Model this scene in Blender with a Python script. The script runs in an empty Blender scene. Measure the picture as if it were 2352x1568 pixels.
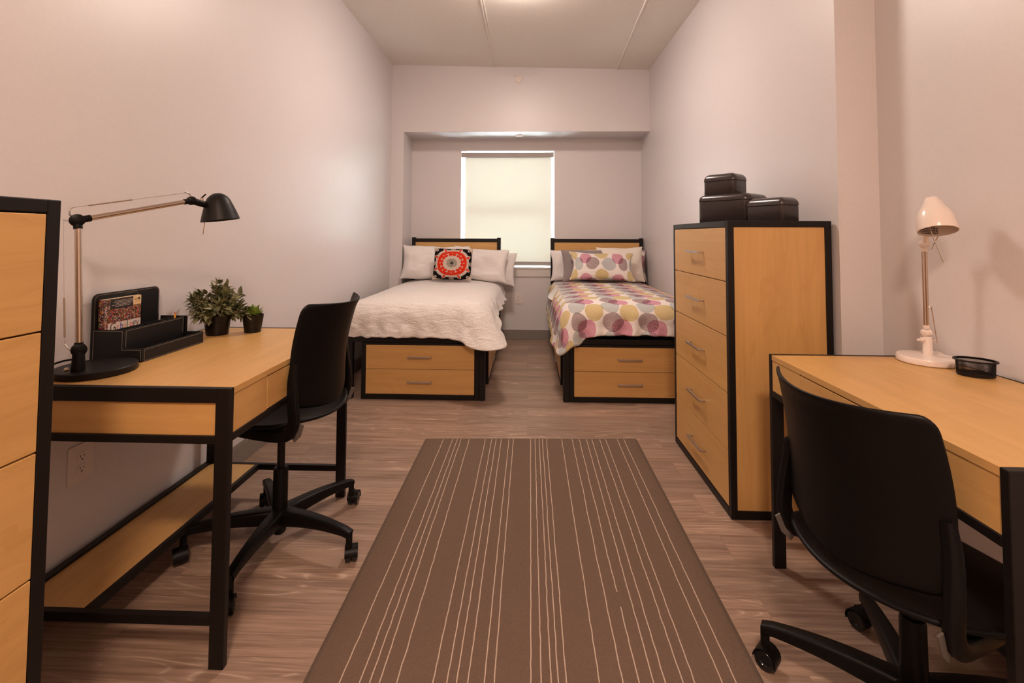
import bpy, bmesh, math, random
from mathutils import Vector, Matrix, noise
random.seed(7)
SC = bpy.context.scene
COL = SC.collection
PI = math.pi
R = math.radians

# ------------------------------------------------------------------ camera
YAW, PITCH, ROLL, F, CY, H = R(1.9233), R(2.2966), R(.2393), 1089.01, 497.87, 1.1942
cd = bpy.data.cameras.new('camera'); cam = bpy.data.objects.new('camera', cd); COL.objects.link(cam)
fw = Vector((-math.sin(YAW), math.cos(YAW), 0)); rt = Vector((math.cos(YAW), math.sin(YAW), 0)); up = Vector((0, 0, 1))
f2 = fw*math.cos(PITCH)+up*math.sin(PITCH); u2 = -fw*math.sin(PITCH)+up*math.cos(PITCH)
r3 = rt*math.cos(ROLL)+u2*math.sin(ROLL); u3 = -rt*math.sin(ROLL)+u2*math.cos(ROLL)
cam.matrix_world = Matrix(((r3.x, u3.x, -f2.x, 0), (r3.y, u3.y, -f2.y, 0), (r3.z, u3.z, -f2.z, H), (0, 0, 0, 1)))
cd.sensor_width = 36; cd.lens = F*36/2352; cd.shift_x = 0; cd.shift_y = -(784-CY)/2352
cd.clip_start = .05; cd.clip_end = 60
SC.camera = cam

# ------------------------------------------------------------------ world, exposure
w = bpy.data.worlds.new('daylight'); SC.world = w; w.use_nodes = True
bg = w.node_tree.nodes['Background']; bg.inputs[0].default_value = (.86, .95, 1, 1); bg.inputs[1].default_value = 60.0
SC.view_settings.view_transform = 'Standard'; SC.view_settings.look = 'None'
SC.view_settings.gamma = 1; SC.view_settings.use_curve_mapping = False
SC.view_settings.exposure = 0.63
LAMP1 = 56.0      # ceiling fixture over the foot of the beds
LAMP2 = 125.0      # ceiling fixture over the desks
WARM = (1.0, .83, .72)

# ------------------------------------------------------------------ material helpers
def mat(name, col=(.8, .8, .8), rough=.5, metal=0.0, spec=.5, **kw):
    m = bpy.data.materials.new(name); m.use_nodes = True
    b = m.node_tree.nodes['Principled BSDF']
    b.inputs['Base Color'].default_value = (*col, 1); b.inputs['Roughness'].default_value = rough
    b.inputs['Metallic'].default_value = metal; b.inputs['Specular IOR Level'].default_value = spec
    for k, v in kw.items(): b.inputs[k.replace('_', ' ')].default_value = v
    return m
class NT:
    def __init__(s, m): s.t = m.node_tree; s.b = s.t.nodes['Principled BSDF']
    def n(s, ty, **kw):
        nd = s.t.nodes.new('ShaderNode'+ty)
        for k, v in kw.items():
            if k[0] == 'i' and k[1:].isdigit(): s.set(nd.inputs[int(k[1:])], v)
            else: setattr(nd, k, v)
        return nd
    def set(s, inp, v):
        if isinstance(v, bpy.types.NodeSocket): s.t.links.new(v, inp)
        else: inp.default_value = v
    def math(s, op, a, b=0.0, c=0.0):
        nd = s.n('Math', operation=op); s.set(nd.inputs[0], a); s.set(nd.inputs[1], b); s.set(nd.inputs[2], c); return nd.outputs[0]
    def mix(s, f, a, b, mode='MIX'):
        nd = s.n('Mix', data_type='RGBA', blend_type=mode); s.set(nd.inputs[0], f); s.set(nd.inputs[6], a if not isinstance(a, tuple) else (*a, 1)); s.set(nd.inputs[7], b if not isinstance(b, tuple) else (*b, 1)); return nd.outputs[2]
    def ramp(s, f, stops):
        nd = s.n('ValToRGB'); s.set(nd.inputs[0], f); e = nd.color_ramp.elements
        while len(e) < len(stops): e.new(.5)
        for q, (p, c) in zip(e, stops): q.position = p; q.color = (*c, 1) if len(c) == 3 else c
        return nd.outputs[0]
    def vec(s, sock, scale=(1, 1, 1), loc=(0, 0, 0), rot=(0, 0, 0)):
        nd = s.n('Mapping'); s.set(nd.inputs[0], sock); nd.inputs['Scale'].default_value = scale; nd.inputs['Location'].default_value = loc; nd.inputs['Rotation'].default_value = rot; return nd.outputs[0]
    def noise(s, v, scale, detail=3, rough=.5, dist=0):
        nd = s.n('TexNoise'); s.set(nd.inputs['Vector'], v); nd.inputs['Scale'].default_value = scale; nd.inputs['Detail'].default_value = detail; nd.inputs['Roughness'].default_value = rough; nd.inputs['Distortion'].default_value = dist; return nd.outputs['Fac']
    def bump(s, h, strength=.3, dist=.002):
        nd = s.n('Bump'); nd.inputs['Strength'].default_value = strength; nd.inputs['Distance'].default_value = dist; s.set(nd.inputs['Height'], h); s.t.links.new(nd.outputs[0], s.b.inputs['Normal'])
    def col(s, c): s.set(s.b.inputs['Base Color'], c)
    def obj(s): return s.n('TexCoord').outputs['Object']
    def uv(s): return s.n('TexCoord').outputs['UV']

def speckled(name, col, rough, amp=.08, scale=200, bump=.1, dist=.0006, spec=.5, **kw):
    m = mat(name, col, rough, spec=spec, **kw); t = NT(m); o = t.obj(); n = t.noise(o, scale, 3)
    lo = tuple(c*(1-amp) for c in col); hi = tuple(min(1, c*(1+amp)) for c in col)
    t.col(t.ramp(n, [(.35, lo), (.65, hi)])); t.bump(n, bump, dist); return m
WALLC = (.665, .63, .635)
M = {}
M['wall'] = speckled('wall_paint', WALLC, .40, .012, 90, .12, .0006, .6)
M['ceil'] = speckled('ceiling_paint', (.78, .74, .685), .85, .02, 60, .25, .001)
M['base'] = speckled('vinyl_baseboard', (.225, .19, .17), .55, .04, 80)
M['trim'] = speckled('white_trim_paint', (.66, .62, .60), .4, .01, 60)
M['cap'] = speckled('dull_grey_plastic', (.10, .085, .078), .5, .05, 100)
M['hem'] = speckled('taupe_aluminium_bar', (.36, .32, .30), .5, .02, 60)
M['black'] = speckled('black_powder_coat', (.008, .006, .0055), .45, .2, 500, .25, .0003, .25)
M['blackp'] = speckled('black_plastic', (.004, .0034, .0034), .42, .2, 700, .3, .0003, .16)
M['tyre'] = speckled('caster_plastic', (.008, .008, .009), .18, .1, 300, .02)
M['gloss'] = speckled('dark_lacquered_tin', (.040, .030, .030), .22, .05, 60, .02)
M['leather'] = speckled('black_leatherette', (.0065, .0058, .006), .5, .2, 900, .6, .0004, .3)
M['stitch'] = speckled('white_stitching', (.50, .42, .36), .8, .1, 900)
M['chrome'] = mat('brushed_nickel', (.62, .52, .44), .22, 1.0)
M['steel'] = mat('satin_aluminium', (.56, .52, .50), .34, 1.0)
M['whitep'] = speckled('white_enamel', (.78, .68, .62), .22, .01, 60, .02)
M['plate'] = speckled('white_outlet_plastic', (.74, .66, .62), .35, .01, 60, .02)
M['slot'] = mat('slot_shadow', (.05, .04, .035), .8)
M['pot'] = speckled('black_pot_plastic', (.006, .0045, .0045), .3, .1, 200, spec=.3)
M['soil'] = speckled('potting_gravel', (.16, .11, .08), .9, .6, 260, .8, .004)
M['pencil'] = mat('yellow_pencil', (.75, .35, .04), .45)
M['mattress'] = speckled('dark_mattress_ticking', (.03, .027, .03), .8, .2, 300)
M['bulb'] = mat('frosted_bulb', (.8, .75, .7), .4)
M['ink'] = mat('black_ink', (.02, .017, .017), .7)
M['paper'] = speckled('book_pages', (.62, .50, .36), .8, .06, 300)
M['cream'] = mat('cream_paper', (.70, .50, .26), .6)
M['band'] = mat('white_paper_band', (.66, .54, .48), .6)

def maple(name, axis, tone=(.60, .35, .125)):
    m = mat(name, tone, .38); t = NT(m); o = t.obj()
    sc = [26, 26, 26]; sc[axis] = 1.6
    rnd = t.n('ObjectInfo').outputs['Random']
    add = t.n('VectorMath', operation='ADD'); t.set(add.inputs[0], o); cx = t.n('CombineXYZ'); t.set(cx.inputs[0], rnd); t.set(cx.inputs[1], rnd); t.set(cx.inputs[2], rnd); t.set(add.inputs[1], cx.outputs[0])
    v = t.vec(add.outputs[0], tuple(sc)); n1 = t.noise(v, 1.0, 4, .6, .6)
    sc2 = [5, 5, 5]; sc2[axis] = .9; n2 = t.noise(t.vec(add.outputs[0], tuple(sc2)), 1.0, 3, .5, 1.2)
    rings = t.math('FRACT', t.math('MULTIPLY', n2, 7.0)); rings = t.math('POWER', rings, 6.0)
    c = t.ramp(n1, [(.25, (tone[0]*.90, tone[1]*.88, tone[2]*.84)), (.75, tuple(min(1, x*1.07) for x in tone))])
    c = t.mix(t.math('MULTIPLY', rings, .30), c, (tone[0]*.8, tone[1]*.72, tone[2]*.6)); t.col(c); t.bump(n1, .05, .0004)
    return m
M['mx'] = maple('maple_laminate_grain_across', 0); M['my'] = maple('maple_laminate_grain_along', 1); M['mz'] = maple('maple_laminate_grain_upright', 2)

def floor_mat():
    m = mat('vinyl_plank_floor', (.3, .2, .15), .46); t = NT(m); o = t.obj()
    br = t.n('TexBrick'); t.set(br.inputs['Vector'], o); br.inputs['Color1'].default_value = (0, 0, 0, 1); br.inputs['Color2'].default_value = (1, 1, 1, 1)
    br.inputs['Mortar'].default_value = (.5, .5, .5, 1); br.inputs['Scale'].default_value = 1; br.inputs['Mortar Size'].default_value = .0007; br.inputs['Mortar Smooth'].default_value = 0
    br.inputs['Brick Width'].default_value = 1.22; br.inputs['Row Height'].default_value = .152; br.offset = .37; br.inputs['Bias'].default_value = 0
    sep = t.n('SeparateColor'); t.set(sep.inputs[0], br.outputs[0]); rnd = sep.outputs[0]
    cx = t.n('CombineXYZ'); t.set(cx.inputs[0], t.math('MULTIPLY', rnd, 17.0)); t.set(cx.inputs[1], t.math('MULTIPLY', rnd, 9.0)); t.set(cx.inputs[2], t.math('MULTIPLY', rnd, 5.0))
    add = t.n('VectorMath', operation='ADD'); t.set(add.inputs[0], o); t.set(add.inputs[1], cx.outputs[0]); v = add.outputs[0]
    fine = t.noise(t.vec(v, (3.2, 95, 1)), 1.0, 4, .65, .3)
    mid = t.noise(t.vec(v, (1.1, 17, 1)), 1.0, 3, .55, .4)
    big = t.noise(t.vec(v, (.75, 5.5, 1)), 1.0, 2, .45, .9)
    rings = t.math('FRACT', t.math('MULTIPLY', big, 15.0)); rings = t.math('SUBTRACT', 1.0, t.math('MULTIPLY', t.math('ABSOLUTE', t.math('SUBTRACT', rings, .5)), 2.0)); rings = t.math('POWER', rings, 5.0)
    gate = t.ramp(t.noise(t.vec(v, (.8, 6, 1), (3, 3, 0)), 1.0, 1), [(.48, (0, 0, 0)), (.62, (1, 1, 1))])
    g2 = t.n('SeparateColor'); t.set(g2.inputs[0], gate)
    brk = t.ramp(t.noise(t.vec(v, (9, 60, 1)), 1.0, 2), [(.42, (0, 0, 0)), (.58, (1, 1, 1))]); b2 = t.n('SeparateColor'); t.set(b2.inputs[0], brk)
    rings = t.math('MULTIPLY', t.math('MULTIPLY', rings, g2.outputs[0]), b2.outputs[0])
    c = t.ramp(mid, [(.30, (.195, .122, .086)), (.5, (.282, .185, .133)), (.70, (.385, .268, .200))])
    c = t.mix(.48, c, t.ramp(fine, [(.36, (.140, .086, .061)), (.64, (.43, .302, .226))]))
    c = t.mix(t.math('MULTIPLY', rings, .75), c, (.60, .45, .35))
    tint = t.ramp(rnd, [(0, (.86, .86, .87)), (1, (1.12, 1.1, 1.08))]); c = t.mix(1.0, c, tint, 'MULTIPLY')
    c = t.mix(t.math('MULTIPLY', br.outputs[1], .5), c, (.10, .065, .05)); t.col(c); t.bump(fine, .12, .0006); return m
M['floor'] = floor_mat()

def rug_mats():
    out = []
    for nm, a, b in (('rug_pile', (.125, .083, .060), (.192, .130, .098)), ('rug_stripe_yarn', (.44, .34, .27), (.60, .47, .38)), ('rug_binding', (.105, .074, .056), (.150, .108, .084))):
        m = mat(nm, a, .95, spec=.1); t = NT(m); o = t.obj(); n = t.noise(o, 420, 2, .7); n2 = t.noise(o, 5, 2)
        c = t.ramp(n, [(.3, a), (.7, b)]); c = t.mix(.10, c, t.ramp(n2, [(.3, (.13, .09, .065)), (.7, (.17, .118, .09))])) if nm != 'rug_stripe_yarn' else c
        t.col(c); t.bump(n, .7, .003); out.append(m)
    return out
M['rug'] = rug_mats()

def cloth(name, col, seersucker=False, bump=.35):
    m = mat(name, col, .9, spec=.15); m.node_tree.nodes['Principled BSDF'].inputs['Sheen Weight'].default_value = .15
    t = NT(m); u = t.obj()
    if seersucker:
        n = t.math('ADD', t.noise(t.vec(u, (34, 80, 80), (0, 0, 0), (.3, .5, .6)), 1.0, 4, .62, 1.0), t.math('MULTIPLY', t.noise(t.vec(u, (7, 20, 20), (0, 0, 0), (.5, .6, .7)), 1.0, 2, .5, .5), 1.4)); t.bump(n, 1.0, .010)
        t.col(t.ramp(t.noise(u, 90, 2), [(.3, tuple(x*.95 for x in col)), (.65, col)]))
    else:
        n = t.math('ADD', t.noise(u, 45, 3, .55, .4), t.math('MULTIPLY', t.noise(t.vec(u, (8, 8, 16)), 1.0, 2, .5, 1.2), 2.5)); t.bump(n, bump, .003)
    return m
M['duvet'] = cloth('white_seersucker_cotton', (.82, .765, .735), True)
M['pillow'] = cloth('white_cotton', (.76, .72, .71)); M['cream_p'] = cloth('cream_cotton', (.80, .72, .65))
M['greyp'] = cloth('taupe_cotton', (.27, .225, .225)); M['sheet'] = cloth('white_sheet', (.66, .64, .62))

def dots(name, tile, swap=False, r=.070, org=(.355, 3.525)):
    m = mat(name, (.8, .75, .7), .9, spec=.15); t = NT(m); sep = t.n('SeparateXYZ'); u0 = t.uv(); t.set(sep.inputs[0], u0)
    X, Y = (sep.outputs[1], sep.outputs[0]) if swap else (sep.outputs[0], sep.outputs[1])
    wob = t.noise(t.vec(u0, (9, 9, 9)), 1.0, 1); wob = t.math('MULTIPLY', t.math('SUBTRACT', wob, .5), .035)
    speck = t.noise(t.vec(u0, (1, 1, 1)), 230, 2, .7); sk = t.ramp(speck, [(.42, (0, 0, 0)), (.56, (1, 1, 1))]); s1 = t.n('SeparateColor'); t.set(s1.inputs[0], sk)
    c = (.76, .70, .67); cur = None
    for (cx, cy, colr) in ((0, 0, (.36, .42, .44)), (.5, .80, (.50, .40, .13)), (.02, .49, (.235, .165, .175)), (.27, .29, (.50, .17, .28))):
        fx = t.math('SUBTRACT', t.math('FRACT', t.math('ADD', t.math('DIVIDE', X, tile[0]), 10.5-cx-org[0]/tile[0]+round(org[0]/tile[0]))), .5); fy = t.math('SUBTRACT', t.math('FRACT', t.math('ADD', t.math('DIVIDE', Y, tile[1]), 10.5-cy-org[1]/tile[1]+round(org[1]/tile[1]))), .5)
        dx = t.math('MULTIPLY', fx, tile[0]); dy = t.math('MULTIPLY', fy, tile[1]*1.03)
        d = t.math('SQRT', t.math('ADD', t.math('MULTIPLY', dx, dx), t.math('MULTIPLY', dy, dy))); d = t.math('ADD', d, wob)
        k = t.math('LESS_THAN', d, r); rim = t.math('GREATER_THAN', d, r*.93)
        a = t.math('MULTIPLY', k, t.math('ADD', .50, t.math('MULTIPLY', s1.outputs[0], .50)))
        base = cur if cur is not None else t.mix(0.0, c, c)
        cur = t.mix(a, base, t.mix(1.0, base, tuple(min(1, q/.72) for q in colr), 'MULTIPLY'))
    t.col(cur); t.bump(t.noise(t.obj(), 40, 2, .5, .4), .3, .003); return m
M['dots'] = dots('circle_print_cotton', (.252, .255)); M['dotsp'] = dots('circle_print_sham', (.200, .270), True, .056, (.16, .12))

def attr_mat(name, rough=.8, bump=0):
    m = mat(name, (.5, .5, .5), rough, spec=.2 if rough > .7 else .5); t = NT(m); a = t.n('VertexColor'); a.layer_name = 'pattern'; t.col(a.outputs[0])
    if bump: t.bump(t.noise(t.obj(), 300, 2), bump, .001)
    return m
M['suzani'] = attr_mat('embroidered_cushion_cover', .9, .4)

def cover_mat():
    m = mat('mosaic_book_cover', (.5, .3, .2), .4); t = NT(m); o = t.obj()
    v = t.n('TexVoronoi', i0=t.vec(o, (1, 1, 1))); v.inputs['Scale'].default_value = 240; v.inputs['Randomness'].default_value = 1
    s = t.n('SeparateColor'); t.set(s.inputs[0], v.outputs['Color'])
    c = t.ramp(s.outputs[0], [(0, (.03, .015, .015)), (.16, (.50, .04, .03)), (.30, (.65, .45, .36)), (.44, (.12, .09, .28)), (.56, (.65, .40, .04)), (.66, (.60, .12, .04)), (.76, (.16, .25, .08)), (.86, (.55, .42, .36)), (.94, (.10, .04, .04))])
    c.node.color_ramp.interpolation = 'CONSTANT'
    d = t.ramp(v.outputs['Distance'], [(.3, (1, 1, 1)), (.62, (.35, .3, .3))]); t.col(t.mix(1.0, c, d, 'MULTIPLY')); return m
M['cover'] = cover_mat()

def leaf_mat(name, a, b):
    m = mat(name, a, .5); t = NT(m); n = t.noise(t.obj(), 26, 2, .5); t.col(t.ramp(n, [(.35, a), (.68, b)])); return m
M['leaf'] = leaf_mat('sage_leaf', (.075, .085, .028), (.26, .25, .125)); M['succ'] = leaf_mat('succulent_leaf', (.06, .11, .012), (.22, .32, .04)); M['stem'] = leaf_mat('plant_stem', (.12, .10, .05), (.18, .14, .08))

def shade_mat():
    m = bpy.data.materials.new('roller_shade_fabric'); m.use_nodes = True; nt = m.node_tree; nt.nodes.clear()
    o = nt.nodes.new('ShaderNodeOutputMaterial'); d = nt.nodes.new('ShaderNodeBsdfDiffuse'); tr = nt.nodes.new('ShaderNodeBsdfTranslucent'); mx = nt.nodes.new('ShaderNodeMixShader')
    d.inputs[0].default_value = (.72, .69, .62, 1); tr.inputs[0].default_value = (.90, .855, .70, 1); mx.inputs[0].default_value = .0088
    tc = nt.nodes.new('ShaderNodeTexCoord'); nz = nt.nodes.new('ShaderNodeTexNoise'); nz.inputs['Scale'].default_value = 500; bp = nt.nodes.new('ShaderNodeBump'); bp.inputs['Strength'].default_value = .2
    nt.links.new(tc.outputs['Object'], nz.inputs[0]); nt.links.new(nz.outputs[0], bp.inputs['Height']); nt.links.new(bp.outputs[0], d.inputs['Normal'])
    nt.links.new(d.outputs[0], mx.inputs[1]); nt.links.new(tr.outputs[0], mx.inputs[2]); nt.links.new(mx.outputs[0], o.inputs[0]); return m
M['shade'] = shade_mat()
def glass_mat():
    m = bpy.data.materials.new('window_glass'); m.use_nodes = True; nt = m.node_tree; nt.nodes.clear()
    o = nt.nodes.new('ShaderNodeOutputMaterial'); g = nt.nodes.new('ShaderNodeBsdfGlossy'); tr = nt.nodes.new('ShaderNodeBsdfTransparent'); mx = nt.nodes.new('ShaderNodeMixShader')
    g.inputs['Roughness'].default_value = .02; tr.inputs[0].default_value = (.93, .96, .95, 1); mx.inputs[0].default_value = .06
    nt.links.new(tr.outputs[0], mx.inputs[1]); nt.links.new(g.outputs[0], mx.inputs[2]); nt.links.new(mx.outputs[0], o.inputs[0]); return m
M['glass'] = glass_mat()
def emis(name, col, s):
    m = mat(name, (.9, .85, .8), .5); b = m.node_tree.nodes['Principled BSDF']; b.inputs['Emission Color'].default_value = (*col, 1); b.inputs['Emission Strength'].default_value = s; return m
M['lamp1'] = emis('lit_glass_dome', WARM, LAMP1); M['lamp2'] = emis('lit_glass_dome_desk_end', (1.0, .72, .55), LAMP2)

# ------------------------------------------------------------------ mesh helpers
def box(bm, x0, x1, y0, y1, z0, z1):
    vs = [bm.verts.new(p) for p in ((x0, y0, z0), (x1, y0, z0), (x1, y1, z0), (x0, y1, z0), (x0, y0, z1), (x1, y0, z1), (x1, y1, z1), (x0, y1, z1))]
    for f in ((3, 2, 1, 0), (4, 5, 6, 7), (0, 1, 5, 4), (1, 2, 6, 5), (2, 3, 7, 6), (3, 0, 4, 7)): bm.faces.new([vs[i] for i in f])
    return vs
def B(*boxes):
    bm = bmesh.new()
    for b in boxes: box(bm, *b)
    return bm
def loft(bm, rings, caps=True, closed=False):
    rs = [[bm.verts.new(p) for p in r] for r in rings]; n = len(rs[0]); k = len(rs)
    for i in range(k if closed else k-1):
        a, b = rs[i], rs[(i+1) % k]
        for j in range(n): bm.faces.new((a[j], a[(j+1) % n], b[(j+1) % n], b[j]))
    if caps and not closed:
        bm.faces.new(rs[0][::-1]); bm.faces.new(rs[-1])
    return rs
def lathe(bm, prof, c=(0, 0, 0), n=32, sx=1, sy=1, axis=None):
    rings = []
    q = Vector((0, 0, 1)).rotation_difference(Vector(axis).normalized()) if axis else None
    for r, z in prof:
        ring = []
        for i in range(n):
            a = 2*PI*i/n; p = Vector((r*sx*math.cos(a), r*sy*math.sin(a), z))
            if q: p = q @ p
            ring.append(p+Vector(c))
        rings.append(ring)
    loft(bm, rings)
def sweep(bm, pts, prof, upv=(0, 0, 1), scales=None):
    pts = [Vector(p) for p in pts]; rings = []
    for i, p in enumerate(pts):
        t = (pts[min(i+1, len(pts)-1)]-pts[max(i-1, 0)]).normalized()
        u = Vector(upv); s = t.cross(u)
        if s.length < 1e-4: s = t.cross(Vector((1, 0, .01)))
        s.normalize(); v = s.cross(t).normalized()
        kx, ky = scales[i] if scales else (1, 1)
        rings.append([p+s*a*kx+v*b*ky for a, b in prof])
    loft(bm, rings)
def circ(r, n=10): return [(r*math.cos(2*PI*i/n), r*math.sin(2*PI*i/n)) for i in range(n)]
def rrect(w, h, r, n=3):
    out = []
    for cx, cy, a0 in ((w/2-r, h/2-r, 0), (-w/2+r, h/2-r, 90), (-w/2+r, -h/2+r, 180), (w/2-r, -h/2+r, 270)):
        for i in range(n+1):
            a = R(a0+90*i/n); out.append((cx+r*math.cos(a), cy+r*math.sin(a)))
    return out
def tube(bm, pts, r, n=10): sweep(bm, pts, circ(r, n), (0.013, .021, 1))
def smooth_pts(pts, k=6):
    P = [Vector(p) for p in pts]; out = []
    for i in range(len(P)-1):
        a, b, c, d = P[max(i-1, 0)], P[i], P[i+1], P[min(i+2, len(P)-1)]
        for j in range(k):
            t = j/k; out.append(.5*((2*b)+(c-a)*t+(2*a-5*b+4*c-d)*t*t+(3*b-a-3*c+d)*t**3))
    out.append(P[-1]); return out
def root_loc(o):
    l = Vector((0, 0, 0))
    while o is not None: l += o.location; o = o.parent
    return l
def obj(name, bm, material, parent=None, bev=0, smooth=False, loc=None, sub=0, solid=0, local=False, seg=2):
    me = bpy.data.meshes.new(name); bmesh.ops.recalc_face_normals(bm, faces=bm.faces)
    o = bpy.data.objects.new(name, me); COL.objects.link(o)
    base = root_loc(parent) if parent is not None else Vector((0, 0, 0))
    if loc is not None: o.location = loc; base = Vector(loc)
    if not local: bmesh.ops.translate(bm, verts=bm.verts, vec=-base)
    bm.to_mesh(me); bm.free()
    for m in (material if isinstance(material, list) else [material]): me.materials.append(m)
    if smooth:
        for p in me.polygons: p.use_smooth = True
    if solid:
        s = o.modifiers.new('solid', 'SOLIDIFY'); s.thickness = solid; s.offset = 0
    if bev:
        b = o.modifiers.new('bevel', 'BEVEL'); b.width = bev; b.segments = seg; b.limit_method = 'ANGLE'; b.angle_limit = R(40)
    if sub:
        s = o.modifiers.new('sub', 'SUBSURF'); s.levels = sub; s.render_levels = sub
    if smooth and not sub:
        me.set_sharp_from_angle(angle=R(38))
    if parent is not None: o.parent = parent
    return o
def tag(o, label, cat, group=None):
    o['label'] = label; o['category'] = cat
    if group: o['group'] = group
    return o
def thing(name, label, cat, loc, group=None, rotz=0):
    o = bpy.data.objects.new(name, None); COL.objects.link(o); o.location = loc; o.rotation_euler.z = rotz; o.empty_display_size = .05
    return tag(o, label, cat, group)
def struct(name, bm, m, parent=None, **kw):
    o = obj(name, bm, m, parent, **kw)
    if parent is None: o['kind'] = 'structure'
    return o

# ------------------------------------------------------------------ room
WL, WR, WN = -1.505, 1.315, 1.485      # left wall, far right wall, near right wall
YR, YF, YB, Y0 = 2.05, 5.138, 5.532, -1.9
ZS, JX = 2.332, -1.370
CL, CR = 3.083, 3.006
struct('floor', B((WL-.2, WN+.2, Y0-.2, YB+.2, -.12, 0)), M['floor'])
bm = bmesh.new()                                              # ceiling: concrete planks, sagging a little to one side
vs = box(bm, WL-.2, WN+.2, Y0-.2, YB+.2, 0, .25)
for v in bm.verts:
    v.co.z = (CL+(CR-CL)*(v.co.x-WL)/(WR-WL)) + (.25 if v.co.z > .1 else 0)
struct('ceiling', bm, M['ceil'])
def cz(x): return CL+(CR-CL)*(x-WL)/(WR-WL)
for k, xs in enumerate((-.368, .945)):                        # filled plank joints
    bm = bmesh.new(); rr = random.Random(k+3)
    for off, wd, ht in ((-.007, .012, .008), (.012, .008, .006)):
        rings = []
        for i in range(90):
            y = Y0+(YF-Y0)*i/89; x = xs+off+.004*noise.noise((y*3, k*9+off*100, 0))+(y-4.4)*(.0 if k == 0 else .035)*1
            hh = ht*(.6+.6*abs(noise.noise((y*2.2, k*5, off*200)))); z = cz(x)
            rings.append([(x-wd, y, z+.004), (x-wd*.4, y, z-hh), (x+wd*.4, y, z-hh), (x+wd, y, z+.004)])
        loft(bm, rings)
    struct('trim_%d' % (k+1), bm, M['ceil'], smooth=True)
TOP = 3.3
struct('wall_left', B((WL-.15, WL, Y0-.15, YF+.0, 0, TOP)), M['wall'])
struct('wall_right', B((WR, WR+.35, YR, YB+.15, 0, TOP)), M['wall'])
struct('wall_right_near', B((WN, WN+.18, Y0-.15, YR, 0, TOP)), M['wall'])
bm = B((WL-.15, JX, YF, YB+.15, 0, TOP), (JX, WR, YF, YB+.15, ZS, TOP))
struct('wall_soffit', bm, M['wall'])
wx0, wx1, wz0, wz1 = -.785, .306, .831, 2.190
struct('wall_back', B((JX, wx0, YB, YB+.15, 0, ZS), (wx1, WR, YB, YB+.15, 0, ZS), (wx0, wx1, YB, YB+.15, 0, wz0), (wx0, wx1, YB, YB+.15, wz1, ZS)), M['wall'])
struct('wall_front', B((WL-.15, -.5, Y0-.15, Y0, 0, TOP), (.45, WN+.15, Y0-.15, Y0, 0, TOP), (-.5, .45, Y0-.15, Y0, 2.1, TOP)), M['wall'])
d = struct('door_1', B((-.5, .45, Y0-.09, Y0-.05, 0.004, 2.1)), M['mz'])
bm = bmesh.new(); tube(bm, [(.36, Y0-.05, 1.0), (.36, Y0+.0, 1.0), (.26, Y0+.0, 1.0)], .01); obj('door_handle', bm, M['steel'], d, smooth=True)
bb = .11
def skirt(name, x0, x1, y0, y1):
    struct(name, B((x0, x1, y0, y1, .0005, bb-.008), (x0+(.004 if x0 > 0 and x1-x0 < .1 else 0), x1-(.004 if x1 < 0 and x1-x0 < .1 else 0), y0+(.004 if y1-y0 < .1 else 0), y1, bb-.008, bb)), M['base'], bev=.002)
skirt('baseboard_left', WL, WL+.010, Y0, YF-.001)
skirt('baseboard_back', JX+.001, WR-.011, YB-.010, YB)
skirt('baseboard_right', WR-.010, WR, YR+.001, YB)
skirt('baseboard_right_near', WN-.010, WN, Y0, YR-.011)
skirt('baseboard_return', WR, WN, YR-.010, YR)
skirt('baseboard_jamb', WL+.011, JX, YF-.010, YF)
# window
win = struct('window_1', B((wx0, wx0+.045, YB+.10, YB+.14, wz0, wz1), (wx1-.045, wx1, YB+.10, YB+.14, wz0, wz1), (wx0, wx1, YB+.10, YB+.14, wz1-.045, wz1), (wx0, wx1, YB+.10, YB+.14, wz0, wz0+.045), (wx0, wx1, YB+.09, YB+.14, 1.47, 1.52)), M['trim'], bev=.003)
obj('window_pane', B((wx0+.04, wx1-.04, YB+.117, YB+.123, wz0+.04, 1.48), (wx0+.04, wx1-.04, YB+.117, YB+.123, 1.51, wz1-.04)), M['glass'], win)
struct('trim_3', B((wx0-.055, wx1+.055, YB-.022, YB+.09, .812, .8305), (wx0-.035, wx1+.035, YB-.014, YB, .722, .812)), M['trim'], bev=.003)
# roller shade
rs = thing('roller_shade', 'cream translucent roller shade drawn down over the window', 'blind', (-.2395, YB+.03, 2.10))
bm = bmesh.new(); tube(bm, [(wx0+.002, YB+.034, 2.135), (wx1-.006, YB+.034, 2.135)], .017, 20); obj('roller_tube', bm, M['shade'], rs, smooth=True)
obj('valance', B((wx0+.002, wx1-.006, YB-.004, YB+.012, 2.116, 2.172)), M['hem'], rs, bev=.004)
bm = bmesh.new(); n = 24
rings = []
for i in range(n+1):
    z = .88+(2.12-.88)*i/n; rings.append([(-.741, YB+.034+.0015*math.sin(i*.7), z), (.272, YB+.034+.0015*math.sin(i*.7), z)])
vr = [[bm.verts.new(p) for p in r] for r in rings]
for a, b in zip(vr, vr[1:]): bm.faces.new((a[0], a[1], b[1], b[0]))
obj('shade_fabric', bm, M['shade'], rs, smooth=True)
obj('hem_bar', B((-.745, .276, YB+.026, YB+.042, .848, .893)), M['hem'], rs, bev=.005)

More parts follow.
